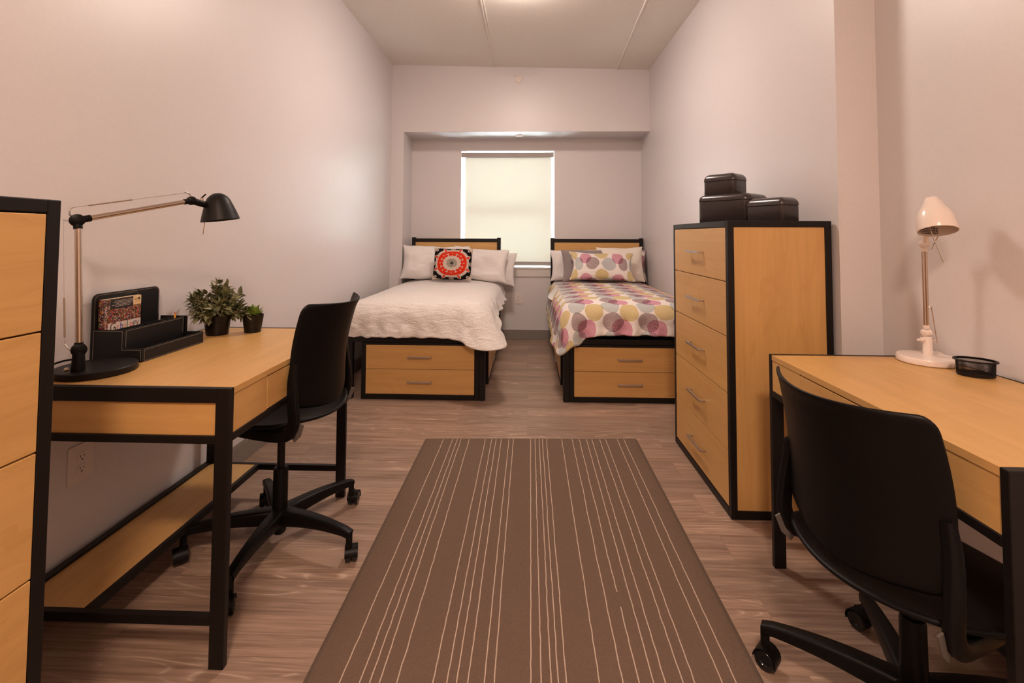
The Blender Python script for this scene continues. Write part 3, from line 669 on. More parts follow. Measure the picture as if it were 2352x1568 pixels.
# ------------------------------------------------------------------ desk lamps
def lamp_black():
    t = thing('desk_lamp', 'black desk lamp with long steel spring arm on the left desk', 'desk lamp', (-1.353, 1.462, .7618)); px, py = -1.352, 1.400
    bm = bmesh.new(); lathe(bm, [(.100, 0), (.105, .002), (.105, .018), (.103, .0205), (.002, .0210)], (-1.353, 1.462, .7622), 64); obj('base', bm, M['black'], t, smooth=True)
    bm = bmesh.new(); lathe(bm, [(.0175, .782), (.0145, .838), (.0140, .840)], (px, py, 0), 20); obj('hub', bm, M['blackp'], t, smooth=True)
    bm = bmesh.new(); lathe(bm, [(.003, 0), (.006, .002), (.006, .009), (.003, .012)], (px-.012, py-.017, .793), 14, axis=(-.3, -1, 0)); obj('set_screw', bm, M['chrome'], t, smooth=True)
    def joint(x, y, z, r=.019, wd=.026):
        bm = bmesh.new(); lathe(bm, [(r*.55, -wd/2), (r, -wd/2+.004), (r, wd/2-.004), (r*.55, wd/2)], (x, y, z), 24, axis=(1, -.9, 0)); return bm
    obj('joint', joint(px, py, .846), M['blackp'], t, smooth=True)
    J = Vector((-1.374, 1.400, 1.236)); J2 = Vector((-1.252, 1.720, 1.320))
    bm = bmesh.new(); tube(bm, [(px, py, .862), (px-.018, py, 1.219)], .0088, 16); obj('lower_arm', bm, M['chrome'], t, smooth=True)
    bm = bmesh.new(); tube(bm, [(px, py, .846), (px-.0007, py, .868)], .0108, 14); obj('collar', bm, M['blackp'], t, smooth=True); bm = bmesh.new(); tube(bm, [(px-.0175, py, 1.210), J], .0112, 14); obj('collar', bm, M['blackp'], t, smooth=True)
    obj('joint', joint(*J), M['blackp'], t, smooth=True); dd = (J2-J).normalized()
    bm = bmesh.new(); tube(bm, [J+dd*.028, J2-dd*.02], .0085, 16); obj('upper_arm', bm, M['chrome'], t, smooth=True)
    bm = bmesh.new(); tube(bm, [J, J+dd*.034], .0108, 14); obj('collar', bm, M['blackp'], t, smooth=True); bm = bmesh.new(); tube(bm, [J2-dd*.028, J2], .0100, 14); obj('collar', bm, M['blackp'], t, smooth=True)
    # counterbalance wires, springs and hooks
    sd = Vector((0, 0, 1)).cross(dd).cross(dd)*-1; sd.normalize(); k1 = J+sd*.040-dd*.004; k2 = J2+sd*.032-dd*.014
    bm = bmesh.new()
    tube(bm, smooth_pts([J+Vector((-.006, -.01, .012)), J+sd*.022-dd*.014, k1-dd*.006+sd*-.004, k1]), .0026, 8)
    tube(bm, smooth_pts([J+Vector((-.014, -.004, -.004)), J+Vector((-.028, -.003, -.001)), J+Vector((-.040, -.003, .002))]), .0026, 8)
    tube(bm, smooth_pts([J2+sd*.010, J2+sd*.024, k2+sd*.002, k2]), .0028, 8)
    lo = Vector((px-.043, py-.002, .862)); tube(bm, smooth_pts([(px-.014, py, .842), (px-.030, py, .846), lo]), .0026, 8); obj('spring_hooks', bm, M['steel'], t, smooth=True)
    hi = J+Vector((-.040, -.003, .002)); bm = bmesh.new(); tube(bm, [lo, hi], .0009, 6); tube(bm, [k1, k2], .0009, 6); obj('cable_wire', bm, M['steel'], t, smooth=True)
    def coil(a, b, r):
        bm = bmesh.new(); a = Vector(a); b = Vector(b); n_ = 90; pts = [a.lerp(b, i/n_) for i in range(n_+1)]
        sweep(bm, pts, circ(r, 10), (.3, .5, .8), [((1, 1) if i % 2 else (.86, .86)) for i in range(n_+1)]); return bm
    obj('spring', coil(lo.lerp(hi, .055), lo.lerp(hi, .37), .0026), M['chrome'], t, smooth=True); obj('spring', coil(k1.lerp(k2, .12), k1.lerp(k2, .48), .0025), M['chrome'], t, smooth=True)
    # neck and shade
    obj('joint', joint(*J2, .016, .022), M['blackp'], t, smooth=True)
    ne = Vector((-1.222, 1.780, 1.304)); bm = bmesh.new(); tube(bm, [J2, J2.lerp(ne, .5), ne], .0125, 16); obj('neck', bm, M['blackp'], t, smooth=True)
    bm = bmesh.new(); kk = J2.lerp(ne, .55)+Vector((0, 0, .010)); tube(bm, [kk, kk+Vector((0, 0, .012))], .0045, 10); sw = obj('wing_nut', bm, M['chrome'], t, smooth=True)
    bm = bmesh.new(); tube(bm, [kk+Vector((-.004, 0, .010)), kk+Vector((.012, .004, .026))], .0028, 8); obj('thumb_lever', bm, M['blackp'], sw, smooth=True)
    ax = Vector((-.10, .02, -1)).normalized()*-1; ax = Vector((-.13, -.05, 1)).normalized(); c = Vector((-1.200, 1.812, 1.250)); bm = bmesh.new()
    prof = [(.0675, 0), (.0665, .003), (.0585, .030), (.0500, .056), (.0430, .076), (.0350, .090), (.0240, .100), (.0120, .106), (.002, .107)]
    inner = [(r-.0018, z-.0015) for r, z in prof]
    lathe(bm, inner[:-1][::-1][:0]+prof[::-1]+[(r-.002, z) for r, z in prof[:-1]]+[(.002, .104)], c, 48, axis=ax); obj('lamp_shade', bm, M['black'], t, smooth=True)
    bm = bmesh.new(); lathe(bm, [(.012, .10), (.013, .06), (.020, .045), (.022, .03), (.014, .015), (.002, .010)], c, 20, axis=ax); obj('bulb', bm, M['bulb'], t, smooth=True)
    bm = bmesh.new(); tube(bm, [c+Vector((-.052, -.01, .03)), c+Vector((-.060, -.012, -.055))], .0016, 8); obj('adjusting_rod', bm, M['chrome'], t, smooth=True)
    bm = bmesh.new(); tube(bm, smooth_pts([(px-.012, py, .818), (px-.045, py-.015, .812), (px-.085, py-.055, .792), (px-.105, py-.10, .772), (-1.47, 1.25, .766)]), .0030, 8); 
    obj('power_cord', bm, M['blackp'], t, smooth=True)
lamp_black()

def lamp_white():
    bx, by = 1.386, 1.715; t = thing('desk_lamp', 'white desk lamp with bell shade on the right desk', 'desk lamp', (bx, by, .7618)); W = M['whitep']
    bm = bmesh.new(); lathe(bm, [(.080, 0), (.0835, .003), (.0835, .018), (.080, .0225), (.060, .0235), (.002, .0240)], (bx, by, .7622), 64); obj('base', bm, W, t, smooth=True)
    px, py = 1.398, 1.722
    bm = bmesh.new(); lathe(bm, [(.0145, .785), (.0140, .805), (.0135, .806), (.0128, .846), (.011, .850)], (px, py, 0), 24); obj('hub', bm, W, t, smooth=True)
    bm = bmesh.new(); lathe(bm, [(.007, 0), (.008, .010), (.003, .012)], (px-.012, py, .838), 16, axis=(-1, 0, 0)); box(bm, px-.036, px-.022, py-.002, py+.002, .834, .841); obj('switch_knob', bm, W, t, smooth=True)
    def joint(z, x, y): 
        bm = bmesh.new(); lathe(bm, [(.007, -.014), (.0125, -.011), (.0125, .011), (.007, .014)], (x, y, z), 24, axis=(1, 0, .08)); return bm
    obj('joint', joint(.862, px-.003, py), W, t, smooth=True)
    T = Vector((px-.006, py-.006, 1.150))
    bm = bmesh.new(); tube(bm, [(px-.002, py, .876), (px-.002, py, .888)], .0092, 14); obj('collar', bm, W, t, smooth=True); bm = bmesh.new(); tube(bm, [T-Vector((0, 0, .004)), T+Vector((0, 0, .012))], .0092, 14); obj('collar', bm, W, t, smooth=True)
    bm = bmesh.new()
    for dx in (-.0048, .0048): tube(bm, [(px-.002+dx, py, .884), T+Vector((dx, 0, 0))], .0042, 12)
    obj('pole', bm, M['chrome'], t, smooth=True)
    obj('joint', joint(1.172, T.x, T.y), W, t, smooth=True)
    bm = bmesh.new(); tube(bm, smooth_pts([(px+.008, py, .950), (px+.014, py-.002, .952), (px+.016, py-.003, .94), (px+.028, py-.004, .838), (px+.027, py-.003, .834), (px+.017, py, .834)]), .0016, 8); obj('tension_wire', bm, M['chrome'], t, smooth=True); bm = bmesh.new()
    tube(bm, smooth_pts([T+Vector((.006, -.004, .004)), T+Vector((.019, -.006, .004)), T+Vector((.024, -.010, .020)), T+Vector((.026, -.030, .055))]), .0016, 8); obj('tension_wire', bm, M['chrome'], t, smooth=True)
    c = Vector((1.361, 1.622, 1.216)); ax = Vector((.128, .342, 1)).normalized()
    bm = bmesh.new(); tube(bm, smooth_pts([T+Vector((0, 0, .018)), T+Vector((-.001, -.008, .040)), c+ax*.030+Vector((.012, .046, 0))]), .0090, 16); obj('neck', bm, W, t, smooth=True)
    prof = [(.0535, 0), (.0540, .003), (.0530, .025), (.0500, .048), (.0440, .066), (.0350, .083), (.0270, .098), (.0220, .109), (.0185, .118), (.0110, .122), (.002, .123)]
    bm = bmesh.new(); lathe(bm, prof[::-1]+[(r-.002, z) for r, z in prof[:-1]]+[(.002, .120)], c, 56, axis=ax); sh = obj('lamp_shade', bm, W, t, smooth=True)
    # printed safety notice inside the shade, far side
    s = ax.cross(Vector((0, 1, 0))).normalized(); v = s.cross(ax).normalized(); bm = bmesh.new(); rr = random.Random(4)
    for row in range(5):
        a0 = -.75; zz = .008+row*.006
        while a0 < .55:
            L = rr.uniform(.05, .16); 
            if rr.random() < .93 and a0+L < (.62 if row != 0 else .3):
                pr = []
                for (aa, hh) in ((a0, 0), (a0+L*.45, 0), (a0+L, 0), (a0+L, .0028), (a0+L*.45, .0028), (a0, .0028)):
                    zq = zz+hh; rad = .0512-.0003*(zq/.01)-.0004-(0.0 if zq < .025 else (zq-.025)*.10); q = Vector(v*math.cos(aa)*1.0+s*math.sin(aa))*rad; pr.append(c+q+ax*zq)
                bm.faces.new([bm.verts.new(p_) for p_ in pr])
            a0 += L+.018
    obj('printed_notice', bm, M['ink'], sh, solid=.0003)
    bm = bmesh.new(); lathe(bm, [(.012, .110), (.013, .07), (.020, .057), (.022, .044), (.014, .032), (.002, .028)], c, 20, axis=ax); obj('bulb', bm, M['bulb'], t, smooth=True)
    bm = bmesh.new(); tube(bm, [c+ax*.02+Vector((-.01, .02, 0)), Vector((1.377, 1.622, 1.112))], .0016, 8); obj('adjusting_rod', bm, M['chrome'], t, smooth=True)
    bm = bmesh.new(); tube(bm, smooth_pts([(px+.012, py+.004, .800), (px+.03, py+.01, .793), (px+.05, py+.02, .790), (px+.072, py+.02, .780), (px+.078, py+.03, .767)]), .0022, 8); obj('power_cord', bm, W, t, smooth=True)
lamp_white()

# ------------------------------------------------------------------ mesh cup
def mesh_cup():
    c = (1.404, 1.552); z0 = .7620; t = thing('mesh_cup', 'small black wire mesh clip holder on the right desk', 'holder', (c[0], c[1], z0))
    ang = R(-28); ca, sa = math.cos(ang), math.sin(ang)
    def P(a, rx, ry, z): x, y = rx*math.cos(a), ry*math.sin(a); return (c[0]+x*ca-y*sa, c[1]+x*sa+y*ca, z)
    n = 96
    def ringset(pr): return [[P(2*PI*i/n, rx, ry, z) for i in range(n)] for rx, ry, z in pr]
    bm = bmesh.new(); loft(bm, ringset([(.041, .029, z0+.0005), (.046, .034, z0+.003), (.0465, .0345, z0+.011), (.0450, .033, z0+.011), (.0448, .0328, z0+.004), (.038, .027, z0+.0035)]), False); b = loft  
    obj('cup_base', bm, M['black'], t, smooth=True)
    bm = bmesh.new(); loft(bm, ringset([(.0475, .0355, z0+.0455), (.0535, .0415, z0+.0475), (.0540, .0420, z0+.0495), (.0525, .0405, z0+.0510), (.0470, .0350, z0+.0505)]), False); obj('rim', bm, M['black'], t, smooth=True, solid=.0008)
    bm = bmesh.new(); K = 14; a0 = 0; dens = 150
    def lat(s, h): rx = .0455+.0015*h; return Vector(P(s, rx, rx-.012, z0+.008+.040*h))
    for sgn in (1, -1):
        for i in range(dens):
            s0 = 2*PI*i/dens; pts = [lat(s0+sgn*2*PI/dens*5*h/6, h/6) for h in range(7)]
            sweep(bm, pts, [(.00032, 0), (-.00016, .00028), (-.00016, -.00028)], (0.01, 0, 1))
    obj('wire_mesh', bm, M['black'], t)
    bm = bmesh.new(); 
    for k in range(-8, 9):
        x = k*.005; w_ = .030*math.sqrt(max(0, 1-(x/.042)**2))
        for q in (0, 1):
            a, b = ((x, -w_), (x, w_)) if q == 0 else ((-.042*math.sqrt(max(0, 1-(x/.0431)**2)), x*.7), (.042*math.sqrt(max(0, 1-(x/.0431)**2)), x*.7))
            tube(bm, [(c[0]+p[0]*ca-p[1]*sa, c[1]+p[0]*sa+p[1]*ca, z0+.0055) for p in (a, b)], .0005, 4)
    obj('mesh_floor', bm, M['black'], t)
mesh_cup()

# ------------------------------------------------------------------ organizer, book, pencil
def stitches(bm, pts, n, dx=.0009):
    P = [Vector(p) for p in pts]
    for a, b in zip(P, P[1:]):
        L = (b-a).length; k = max(1, int(L/.0036))
        for i in range(k):
            s = a.lerp(b, (i+.14)/k); e = a.lerp(b, (i+.82)/k); 
            side = (e-s).normalized().cross(Vector(n)).normalized()*dx*.55; nn = Vector(n)*.0006
            vs = [bm.verts.new(q) for q in (s-side+nn, e-side+nn, e+side+nn, s+side+nn)]; bm.faces.new(vs)
def organizer():
    z0, ya, yb = .7620, 1.577, 1.880; t = thing('desk_organizer', 'black stitched leatherette desk organizer by the left wall', 'organizer', (-1.39, 1.73, z0)); L = M['leather']; th = .005
    xf, xm, xk = -1.302, -1.368, -1.478; zl, zm = z0+.045, z0+.107; zp = .988
    for yy in (ya, yb-th):                              # stepped ends
        bm = bmesh.new(); pr = [(xf, z0), (xf, zl), (xm, zl), (xm, zm), (xk, zm), (xk, z0)]
        loft(bm, [[(x, y, z) for x, z in pr] for y in (yy, yy+th)]); e = obj('end_panel', bm, L, t, bev=.0012)
    e_ = .0045; bm = bmesh.new(); stitches(bm, [(xf-e_, ya, z0+e_), (xf-e_, ya, zl-e_), (xm-e_, ya, zl-e_), (xm-e_, ya, zm-e_), (xk+e_, ya, zm-e_), (xk+e_, ya, z0+e_)], (0, -1, 0)); obj('end_stitching', bm, M['stitch'], t)
    obj('tray_floor', B((xk, xf, ya, yb, z0, z0+.004)), L, t)
    fp = obj('tray_front', B((xf-th, xf, ya+th, yb-th, z0, zl)), L, t, bev=.001)
    bm = bmesh.new(); stitches(bm, [(xf, ya+.009, z0+e_), (xf, ya+.009, zl-e_), (xf, yb-.007, zl-e_)], (1, 0, 0)); stitches(bm, [(xf, ya+.009, z0+.003), (xf, yb-.007, z0+.003)], (1, 0, 0)); obj('front_stitching', bm, M['stitch'], fp)
    mp = obj('middle_front', B((xm-th, xm, ya+th, yb-.020, z0, zm)), L, t, bev=.001)
    bm = bmesh.new(); stitches(bm, [(xm, ya+.009, zl+.003), (xm, ya+.009, zm-e_), (xm, yb-.027, zm-e_), (xm, yb-.027, zl+.002)], (1, 0, 0)); obj('middle_stitching', bm, M['stitch'], mp)
    bm = B((-1.424, -1.420, ya+th, yb-th, z0+.004, zm-.004))
    for y in (ya+.15, ya+.21, ya+.255): box(bm, -1.420, xm-th, y, y+.003, z0+.004, zm-.004)
    obj('dividers', bm, L, t)
    # tall rounded back board
    bm = bmesh.new(); yb2 = yb-.012; pr = [(ya+.001, z0), (yb2, z0)]; r_ = .022
    for i in range(9): a = R(90*i/8); pr.append((yb2-r_+r_*math.cos(a), zp-r_+r_*math.sin(a)))
    for i in range(9): a = R(90+90*i/8); pr.append((ya+.001+r_+r_*math.cos(a), zp-r_+r_*math.sin(a)))
    loft(bm, [[(x, y, z) for y, z in pr] for x in (-1.486, -1.4788)]); bp = obj('back_board', bm, L, t, bev=.0012)
    q = .005; bm = bmesh.new(); st = [(-1.4788, yb2-q, zm+.01)]
    for i in range(9): a = R(90*i/8); st.append((-1.4788, yb2-q-(r_-q)+(r_-q)*math.cos(a), zp-r_+(r_-q)*math.sin(a)))
    for i in range(9): a = R(90+90*i/8); st.append((-1.4788, ya+.001+r_+(r_-q)*math.cos(a), zp-r_+(r_-q)*math.sin(a)))
    st.append((-1.4788, ya+.006, zm)); stitches(bm, st, (1, 0, 0))
    cut = [(-1.4788, 1.70, .977)]+[(-1.4788, 1.752+.012*math.sin(R(90*i/6)), .966+.012*math.cos(R(90*i/6))) for i in range(7)]+[(-1.4788, 1.764, .945)]
    stitches(bm, cut, (1, 0, 0), .0006); obj('back_stitching', bm, M['stitch'], bp)
organizer()
def text_obj(s, size, m, parent, mw, name, extrude=.0002, squash=1):
    cu = bpy.data.curves.new(name, 'FONT'); cu.body = s; cu.size = size; cu.extrude = extrude; cu.align_x = 'LEFT'
    tmp = bpy.data.objects.new(name, cu); COL.objects.link(tmp); dg = bpy.context.evaluated_depsgraph_get()
    me = bpy.data.meshes.new_from_object(tmp.evaluated_get(dg)); COL.objects.unlink(tmp); bpy.data.objects.remove(tmp)
    me.transform(Matrix.Diagonal((squash, 1, 1, 1))); me.transform(mw); me.transform(Matrix.Translation(-root_loc(parent))); me.materials.clear(); me.materials.append(m)
    o = bpy.data.objects.new(name, me); COL.objects.link(o); o.parent = parent; return o
def book():
    x0, x1, ya, yb, za, zb = -1.4775, -1.4600, 1.5975, 1.755, .772, .966
    t = thing('book', 'paperback book with colourful mosaic cover standing in the organizer', 'book', ((x0+x1)/2, (ya+yb)/2, za))
    obj('pages', B((x0+.001, x1-.0006, ya+.001, yb-.001, za+.001, zb+.001)), M['paper'], t)
    cv = obj('cover', B((x1-.0006, x1, ya, yb, za, zb), (x0, x0+.0006, ya, yb, za, zb), (x0, x1, ya-.0006, ya, za, zb)), M['cover'], t)
    X = x1
    cp = obj('title_band', B((X, X+.0004, ya+.018, yb, .826, .882)), M['band'], t); bx = obj('blurb_box', B((X, X+.0004, ya+.026, yb-.036, .930, .965)), M['ink'], t); sq = obj('publisher_square', B((X, X+.0004, yb-.036, yb, .934, .966)), M['cream'], t)
    # face x+: text runs along +y, up +z
    def mw(y, z, x=X+.0005): return Matrix(((0, 0, 1, x), (1, 0, 0, y), (0, 1, 0, z), (0, 0, 0, 1)))
    cols = [(.10, .05, .04), (.25, .35, .22), (.55, .12, .08), (.12, .10, .35), (.70, .30, .05), (.08, .10, .06), (.55, .08, .06), (.10, .09, .10), (.20, .12, .08)]
    y = ya+.026
    for ch, cc, sz in zip('Garbology', cols, (.046, .030, .032, .034, .030, .040, .032, .040, .040)):
        text_obj(ch, sz, mat('letter_ink', cc, .6), cp, mw(y, .856 if sz < .045 else .851), 'title_letter', squash=.78); y += .0138
    rr = random.Random(2); bm = bmesh.new()
    for k, (a, b) in enumerate(((.012, .094), (.008, .090), (.020, .086), (.002, .082), (.016, .074))):
        yy = ya+.030+a
        while yy < ya+.030+b:
            L = rr.uniform(.003, .008); box(bm, X+.0004, X+.0006, yy, yy+L, .957-k*.0048, .9584-k*.0048); yy += L+.0016
    obj('blurb_lines', bm, M['band'], bx)
    bm = bmesh.new(); lathe(bm, [(.0045, 0), (.0045, .0003), (.0022, .0003)], (X+.0004, yb-.010, .955), 20, axis=(1, 0, 0)); box(bm, X+.0004, X+.0006, yb-.031, yb-.016, .9525, .9545); box(bm, X+.0004, X+.0006, yb-.026, yb-.008, .9460, .9468); obj('publisher_mark', bm, M['ink'], sq)
    m4 = Matrix(((0, 0, 1, X+.0005), (0, -1, 0, ya+.0125), (1, 0, 0, .850), (0, 0, 0, 1)))
    text_obj('EDWARD HUMES', .0118, M['band'], t, m4, 'author_lettering', squash=1.0)
book()
bm = bmesh.new(); sweep(bm, [(-1.402, 1.848, .768), (-1.400, 1.852, .880)], circ(.0036, 6)); 
pen = thing('pencil', 'yellow pencil standing in the desk organizer', 'pencil', (-1.402, 1.848, .768)); obj('barrel', bm, M['pencil'], pen, smooth=True)
bm = bmesh.new(); sweep(bm, [(-1.400, 1.852, .880), (-1.3998, 1.8525, .886)], circ(.0034, 10)); obj('eraser', bm, mat('eraser_rubber', (.55, .16, .10), .8), pen)

# ------------------------------------------------------------------ plants
def leaf(bm, p, d, L, wd, nrm, curl=.2, teeth=False):
    d = Vector(d).normalized(); s = d.cross(Vector(nrm)).normalized(); nn = s.cross(d).normalized(); K = 6; rows = []
    for i in range(K+1):
        t = i/K; w_ = wd*math.sin(PI*(t*.94+.03)**.85)*.5; c = Vector(p)+d*L*t+nn*(-curl*L*t*t)
        rows.append([bm.verts.new(c+s*w_+nn*w_*.35), bm.verts.new(c), bm.verts.new(c-s*w_+nn*w_*.35)])
    for a, b in zip(rows, rows[1:]):
        for j in (0, 1): bm.faces.new((a[j], a[j+1], b[j+1], b[j]))
def bushy():
    c = Vector((-1.348, 2.035, .7620)); t = thing('potted_plant', 'bushy sage green artificial plant in a tapered black pot', 'plant', c, 'potted plants on the left desk')
    bm = bmesh.new(); lathe(bm, [(.036, 0), (.0430, .002), (.0505, .064), (.0545, .065), (.0570, .083), (.0540, .084), (.0515, .066), (.049, .062)], c, 40); obj('pot', bm, M['pot'], t, smooth=True)
    bm = bmesh.new(); lathe(bm, [(.0495, .060), (.002, .064)], c, 24); obj('soil', bm, M['soil'], t, smooth=True)
    lf = bmesh.new(); st = bmesh.new(); rr = random.Random(11)
    for k in range(74):
        az = k*2.39996; el = R([9, 16, 25, 34, 46, 60, 74][k % 7]+rr.uniform(-5, 5)); Ls = rr.uniform(.080, .118)
        if k < 3: az = [0.2, 2.2, 4.3][k]; el = R(83); Ls = .125
        d0 = Vector((math.cos(az)*math.cos(el), math.sin(az)*math.cos(el), math.sin(el))); p0 = c+Vector((rr.uniform(-.024, .024), rr.uniform(-.024, .024), .076)); pts = [p0]
        for i in range(1, 7):
            s = i/6; pts.append(p0+d0*Ls*s+Vector((0, 0, .016*s-.020*s*s*math.cos(el))))
        for i, q in enumerate(pts):
            if q.x < -1.478: q.x = -1.478+rr.uniform(0, .008)
        tube(st, pts, .0011, 5)
        for i in range(2, 7):
            dd = (pts[i]-pts[i-1]).normalized(); sd = dd.cross(Vector((0, 0, 1)))
            if sd.length < .1: sd = Vector((1, 0, 0))
            sd.normalize(); sd = Matrix.Rotation(rr.uniform(0, PI), 3, dd) @ sd
            for sg in (-1, 1):
                ld = (dd*rr.uniform(.5, .9)+sd*sg*rr.uniform(.6, 1)).normalized(); L = rr.uniform(.030, .042)
                if (pts[i]+ld*L).x < -1.498: ld.x = abs(ld.x)
                leaf(lf, pts[i], ld, L, L*rr.uniform(.42, .56), Vector((rr.uniform(-.5, .5), rr.uniform(-.5, .5), 1)), rr.uniform(-.1, .4))
        leaf(lf, pts[-1], (pts[-1]-pts[-2]), rr.uniform(.026, .036), .014, (0.1, .2, 1), .1)
    obj('foliage', lf, M['leaf'], t, smooth=True); obj('stems', st, M['stem'], t, smooth=True)
bushy()
def succulent():
    c = Vector((-1.226, 2.094, .7620)); t = thing('potted_succulent', 'small green succulent in a little black pot', 'plant', c, 'potted plants on the left desk')
    bm = bmesh.new(); lathe(bm, [(.028, 0), (.0335, .002), (.0435, .073), (.0445, .076), (.0425, .077), (.0405, .070), (.039, .064)], c, 36); obj('pot', bm, M['pot'], t, smooth=True)
    bm = bmesh.new(); lathe(bm, [(.0392, .064), (.002, .068)], c, 24); obj('gravel', bm, M['soil'], t, smooth=True)
    bm = bmesh.new(); rr = random.Random(5)
    for ring, (n, el, L, wd) in enumerate(((7, 30, .048, .026), (6, 52, .056, .027), (5, 70, .058, .026), (3, 84, .052, .022))):
        for k in range(n):
            az = 2*PI*(k+ring*.37)/n; e = R(el+rr.uniform(-5, 5)); d = Vector((math.cos(az)*math.cos(e), math.sin(az)*math.cos(e), math.sin(e))); p = c+Vector((0, 0, .066))+Vector((math.cos(az), math.sin(az), 0))*.006
            s = d.cross(Vector((0, 0, 1))).normalized(); nn = s.cross(d); rings = []
            for i in range(8):
                q = i/7; w_ = wd*.5*(math.sin(PI*min(1, (.18+.82*q)))**.8 if q < 1 else 0.02)*(1.0 if q < .9 else .6); w_ = max(w_, .0004); th = w_*.28
                cc = p+d*L*q+nn*(.004*math.sin(q*PI)); rings.append([cc+s*w_, cc+nn*th*.4, cc-s*w_, cc-nn*th*1.6])
            loft(bm, rings)
    obj('leaves', bm, M['succ'], t, smooth=True)
succulent()

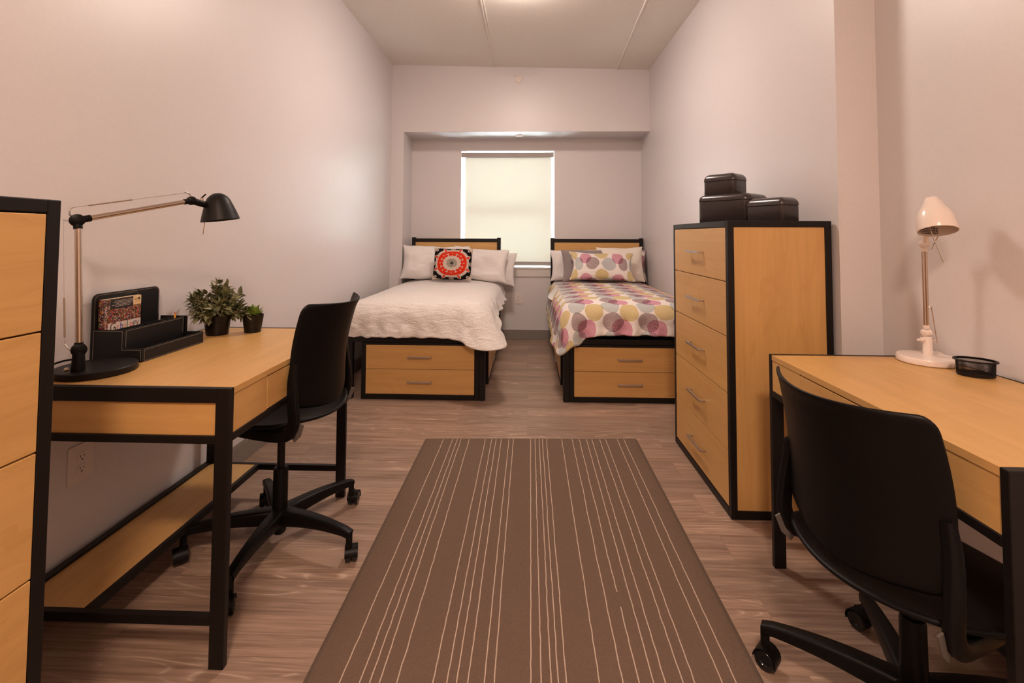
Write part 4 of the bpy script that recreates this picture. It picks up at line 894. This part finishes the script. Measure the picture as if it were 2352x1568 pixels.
# ------------------------------------------------------------------ task chairs
def chair(label, cx, cy, face, zs, base_off, back_h=.405):
    """face: heading of the sitter (deg, 0 = +x). built facing +y then turned"""
    t = thing('task_chair', label, 'chair', (cx, cy, 0), 'black plastic task chairs'); P = M['blackp']
    rz = Matrix.Rotation(R(face-90), 3, 'Z')
    def W(bm): bmesh.ops.rotate(bm, cent=(0, 0, 0), matrix=rz, verts=bm.verts); return bm
    def O(name, bm, m, parent=t, **kw): return obj(name, W(bm), m, parent, local=True, **kw)
    # seat shell
    bm = bmesh.new(); NU, NV = 20, 20; g = []
    for j in range(NV+1):
        row = []
        for i in range(NU+1):
            u = -1+2*i/NU; v = -1+2*j/NV
            k = math.sqrt(max(0, 1-.5*v*v))*u; l = math.sqrt(max(0, 1-.5*u*u))*v   # square to disc
            x = (u*.45+k*.55)*.228; y = (v*.45+l*.55)*.222+.018
            y -= .030*(1-u*u)*(1 if v < 0 else 0)*(-v)
            z = zs-.010+.018*u*u-.020*(1-v*v)*.4-(.030*max(0, v-.4)**1.5)*1.6+(.012*max(0, -v-.6)*2)
            row.append(bm.verts.new((x, y, z)))
        g.append(row)
    for j in range(NV):
        for i in range(NU): bm.faces.new((g[j][i], g[j][i+1], g[j+1][i+1], g[j+1][i]))
    O('seat', bm, P, smooth=True, solid=.014, sub=1)
    # back shell
    bm = bmesh.new(); NU, NV = 28, 26; g = []
    for j in range(NV+1):
        row = []; v = j/NV
        for i in range(NU+1):
            u = -1+2*i/NU
            hw = .196+.008*math.sin(PI*v)+.006*v
            if v > .95: hw -= .016*(1-math.sqrt(max(0, 1-((v-.95)/.05)**2)))
            if v < .14: hw -= .060*(1-math.sqrt(max(0, 1-((.14-v)/.14)**2)))
            x = u*hw; z = zs+.045+(back_h-.045)*v-.018*(1-abs(u))**0*(1-v)*(1-u*u)+.010*v*u*u
            y = -.178-.060*v**1.25+.018*math.sin(PI*v)+.078*u*u*(.62+.38*v)-.040*(1-.3*u*u)
            if v > .9: y -= .010*((v-.9)/.1)**2
            row.append(bm.verts.new((x, y, z)))
        g.append(row)
    for j in range(NV):
        for i in range(NU): bm.faces.new((g[j][i], g[j][i+1], g[j+1][i+1], g[j+1][i]))
    O('backrest', bm, P, smooth=True, solid=.009, sub=1)
    # flat side arms linking backrest and seat pan
    for s in (-1, 1):
        pts = smooth_pts([(s*.193, -.158, zs+.215), (s*.202, -.158, zs+.15), (s*.207, -.166, zs+.07), (s*.205, -.168, zs+.015), (s*.198, -.146, zs-.026), (s*.186, -.095, zs-.040), (s*.172, .0, zs-.040), (s*.150, .10, zs-.038)], 5)
        bm = bmesh.new(); n = len(pts); sweep(bm, pts, rrect(.038, .022, .006), (s, 0, 0.001), [(.55+.45*math.sin(PI*min(.5, i/n*1.4)), 1) for i in range(n)])
        a = O('back_support', bm, P, smooth=True)
        bm = bmesh.new(); sweep(bm, [(s*.201, -.196, zs+.012), (s*.197, -.182, zs-.028), (s*.190, -.160, zs-.048)], rrect(.016, .005, .002), (s, 0, .001)); obj('end_cap', W(bm), M['cap'], a, local=True, smooth=True)
    O('mechanism', B((-.085, .085, -.06, .11, zs-.068, zs-.030)), P, bev=.012, smooth=True, seg=3)
    O('pan_support', B((-.165, .165, .02, .055, zs-.056, zs-.030)), P, bev=.006)
    bm = bmesh.new(); tube(bm, [(.08, .03, zs-.055), (.20, .03, zs-.060)], .005); tube(bm, [(.185, .03, zs-.060), (.225, .03, zs-.062)], .011, 14); O('lever', bm, P, smooth=True)
    zc = .10; bm = bmesh.new(); lathe(bm, [(.014, .27 if zs > .5 else .2), (.014, zs-.05)], (0, 0, 0), 24); O('gas_lift', bm, M['black'], smooth=True)
    bm = bmesh.new(); zt = .295 if zs > .5 else .285; lathe(bm, [(.017, .045), (.022, .05), (.0275, .085), (.0265, zt-.01), (.024, zt), (.014, zt+.001)], (0, 0, 0), 28); O('column_sleeve', bm, P, smooth=True)
    bm = bmesh.new(); lathe(bm, [(.020, .072), (.042, .078), (.044, .128), (.036, .140), (.027, .142)], (0, 0, 0), 30); O('hub', bm, P, smooth=True)
    for k in range(5):
        a = R(base_off+72*k); dx, dy = math.cos(a), math.sin(a); tx, ty = -dy, dx
        bm = bmesh.new(); pts = []; sc = []
        for i in range(13):
            s = i/12; r = .025+s*.300; pts.append((dx*r, dy*r, .112-.010*s+.012*math.sin(PI*s*.9)-(.004 if i == 12 else 0))); sc.append((1.5-.72*s**.8, 1.55-.85*s))
        sweep(bm, pts, rrect(.038, .037, .008), (0, 0, 1), sc)
        obj('base_arm', bm, P, t, local=True, smooth=True)
        cxk, cyk = dx*.330, dy*.330; sw = a+R([35, -50, 80, 20, -70][k]); wx, wy = math.cos(sw), math.sin(sw); ox, oy = -wy, wx
        ccx, ccy = cxk+ox*.014, cyk+oy*.014
        bm = bmesh.new(); lathe(bm, [(.0115, .052), (.0115, .104), (.009, .108)], (cxk-dx*.010, cyk-dy*.010, 0), 16); box(bm, -.003, .003, -.014, .014, .012, .060)
        for v in bm.verts[-8:] if False else list(bm.verts)[-8:]:
            x, y = v.co.x, v.co.y; v.co.x = ccx+wx*x+ox*y; v.co.y = ccy+wy*x+oy*y
        ca = obj('caster', bm, P, t, local=True, smooth=True)
        bm = bmesh.new(); n = 14; 
        for rad0, rad1 in ((.0300, .0272),):
            outer = []
            for e in (-.023, .023):
                outer.append([Vector((ccx+wx*e+ox*rad0*math.cos(R(-20+200*i/n)), ccy+wy*e+oy*rad0*math.cos(R(-20+200*i/n)), .0285+rad0*math.sin(R(-20+200*i/n)))) for i in range(n+1)]+[Vector((ccx+wx*e+ox*rad1*math.cos(R(180-200*i/n)), ccy+wy*e+oy*rad1*math.cos(R(180-200*i/n)), .0285+rad1*math.sin(R(180-200*i/n)))) for i in range(n+1)])
            loft(bm, outer)
        obj('hood', bm, P, ca, local=True, smooth=True)
        for e in (-1, 1):
            bm = bmesh.new(); lathe(bm, [(.012, -.0085), (.0240, -.0085), (.0262, -.006), (.0262, .006), (.0240, .0085), (.012, .0085), (.010, .006), (.002, .006)], (ccx+wx*e*.0125, ccy+wy*e*.0125, .0272), 32, axis=(wx*e, wy*e, 0)); obj('wheel', bm, M['tyre'], ca, local=True, smooth=True)
    return t
chair('black task chair with its back to the aisle at the left desk', -.957, 1.850, 176, .530, -16.5, .413)
chair('black task chair tucked to the right desk, back to the camera', .926, 1.208, 15, .425, 0.5, .410)
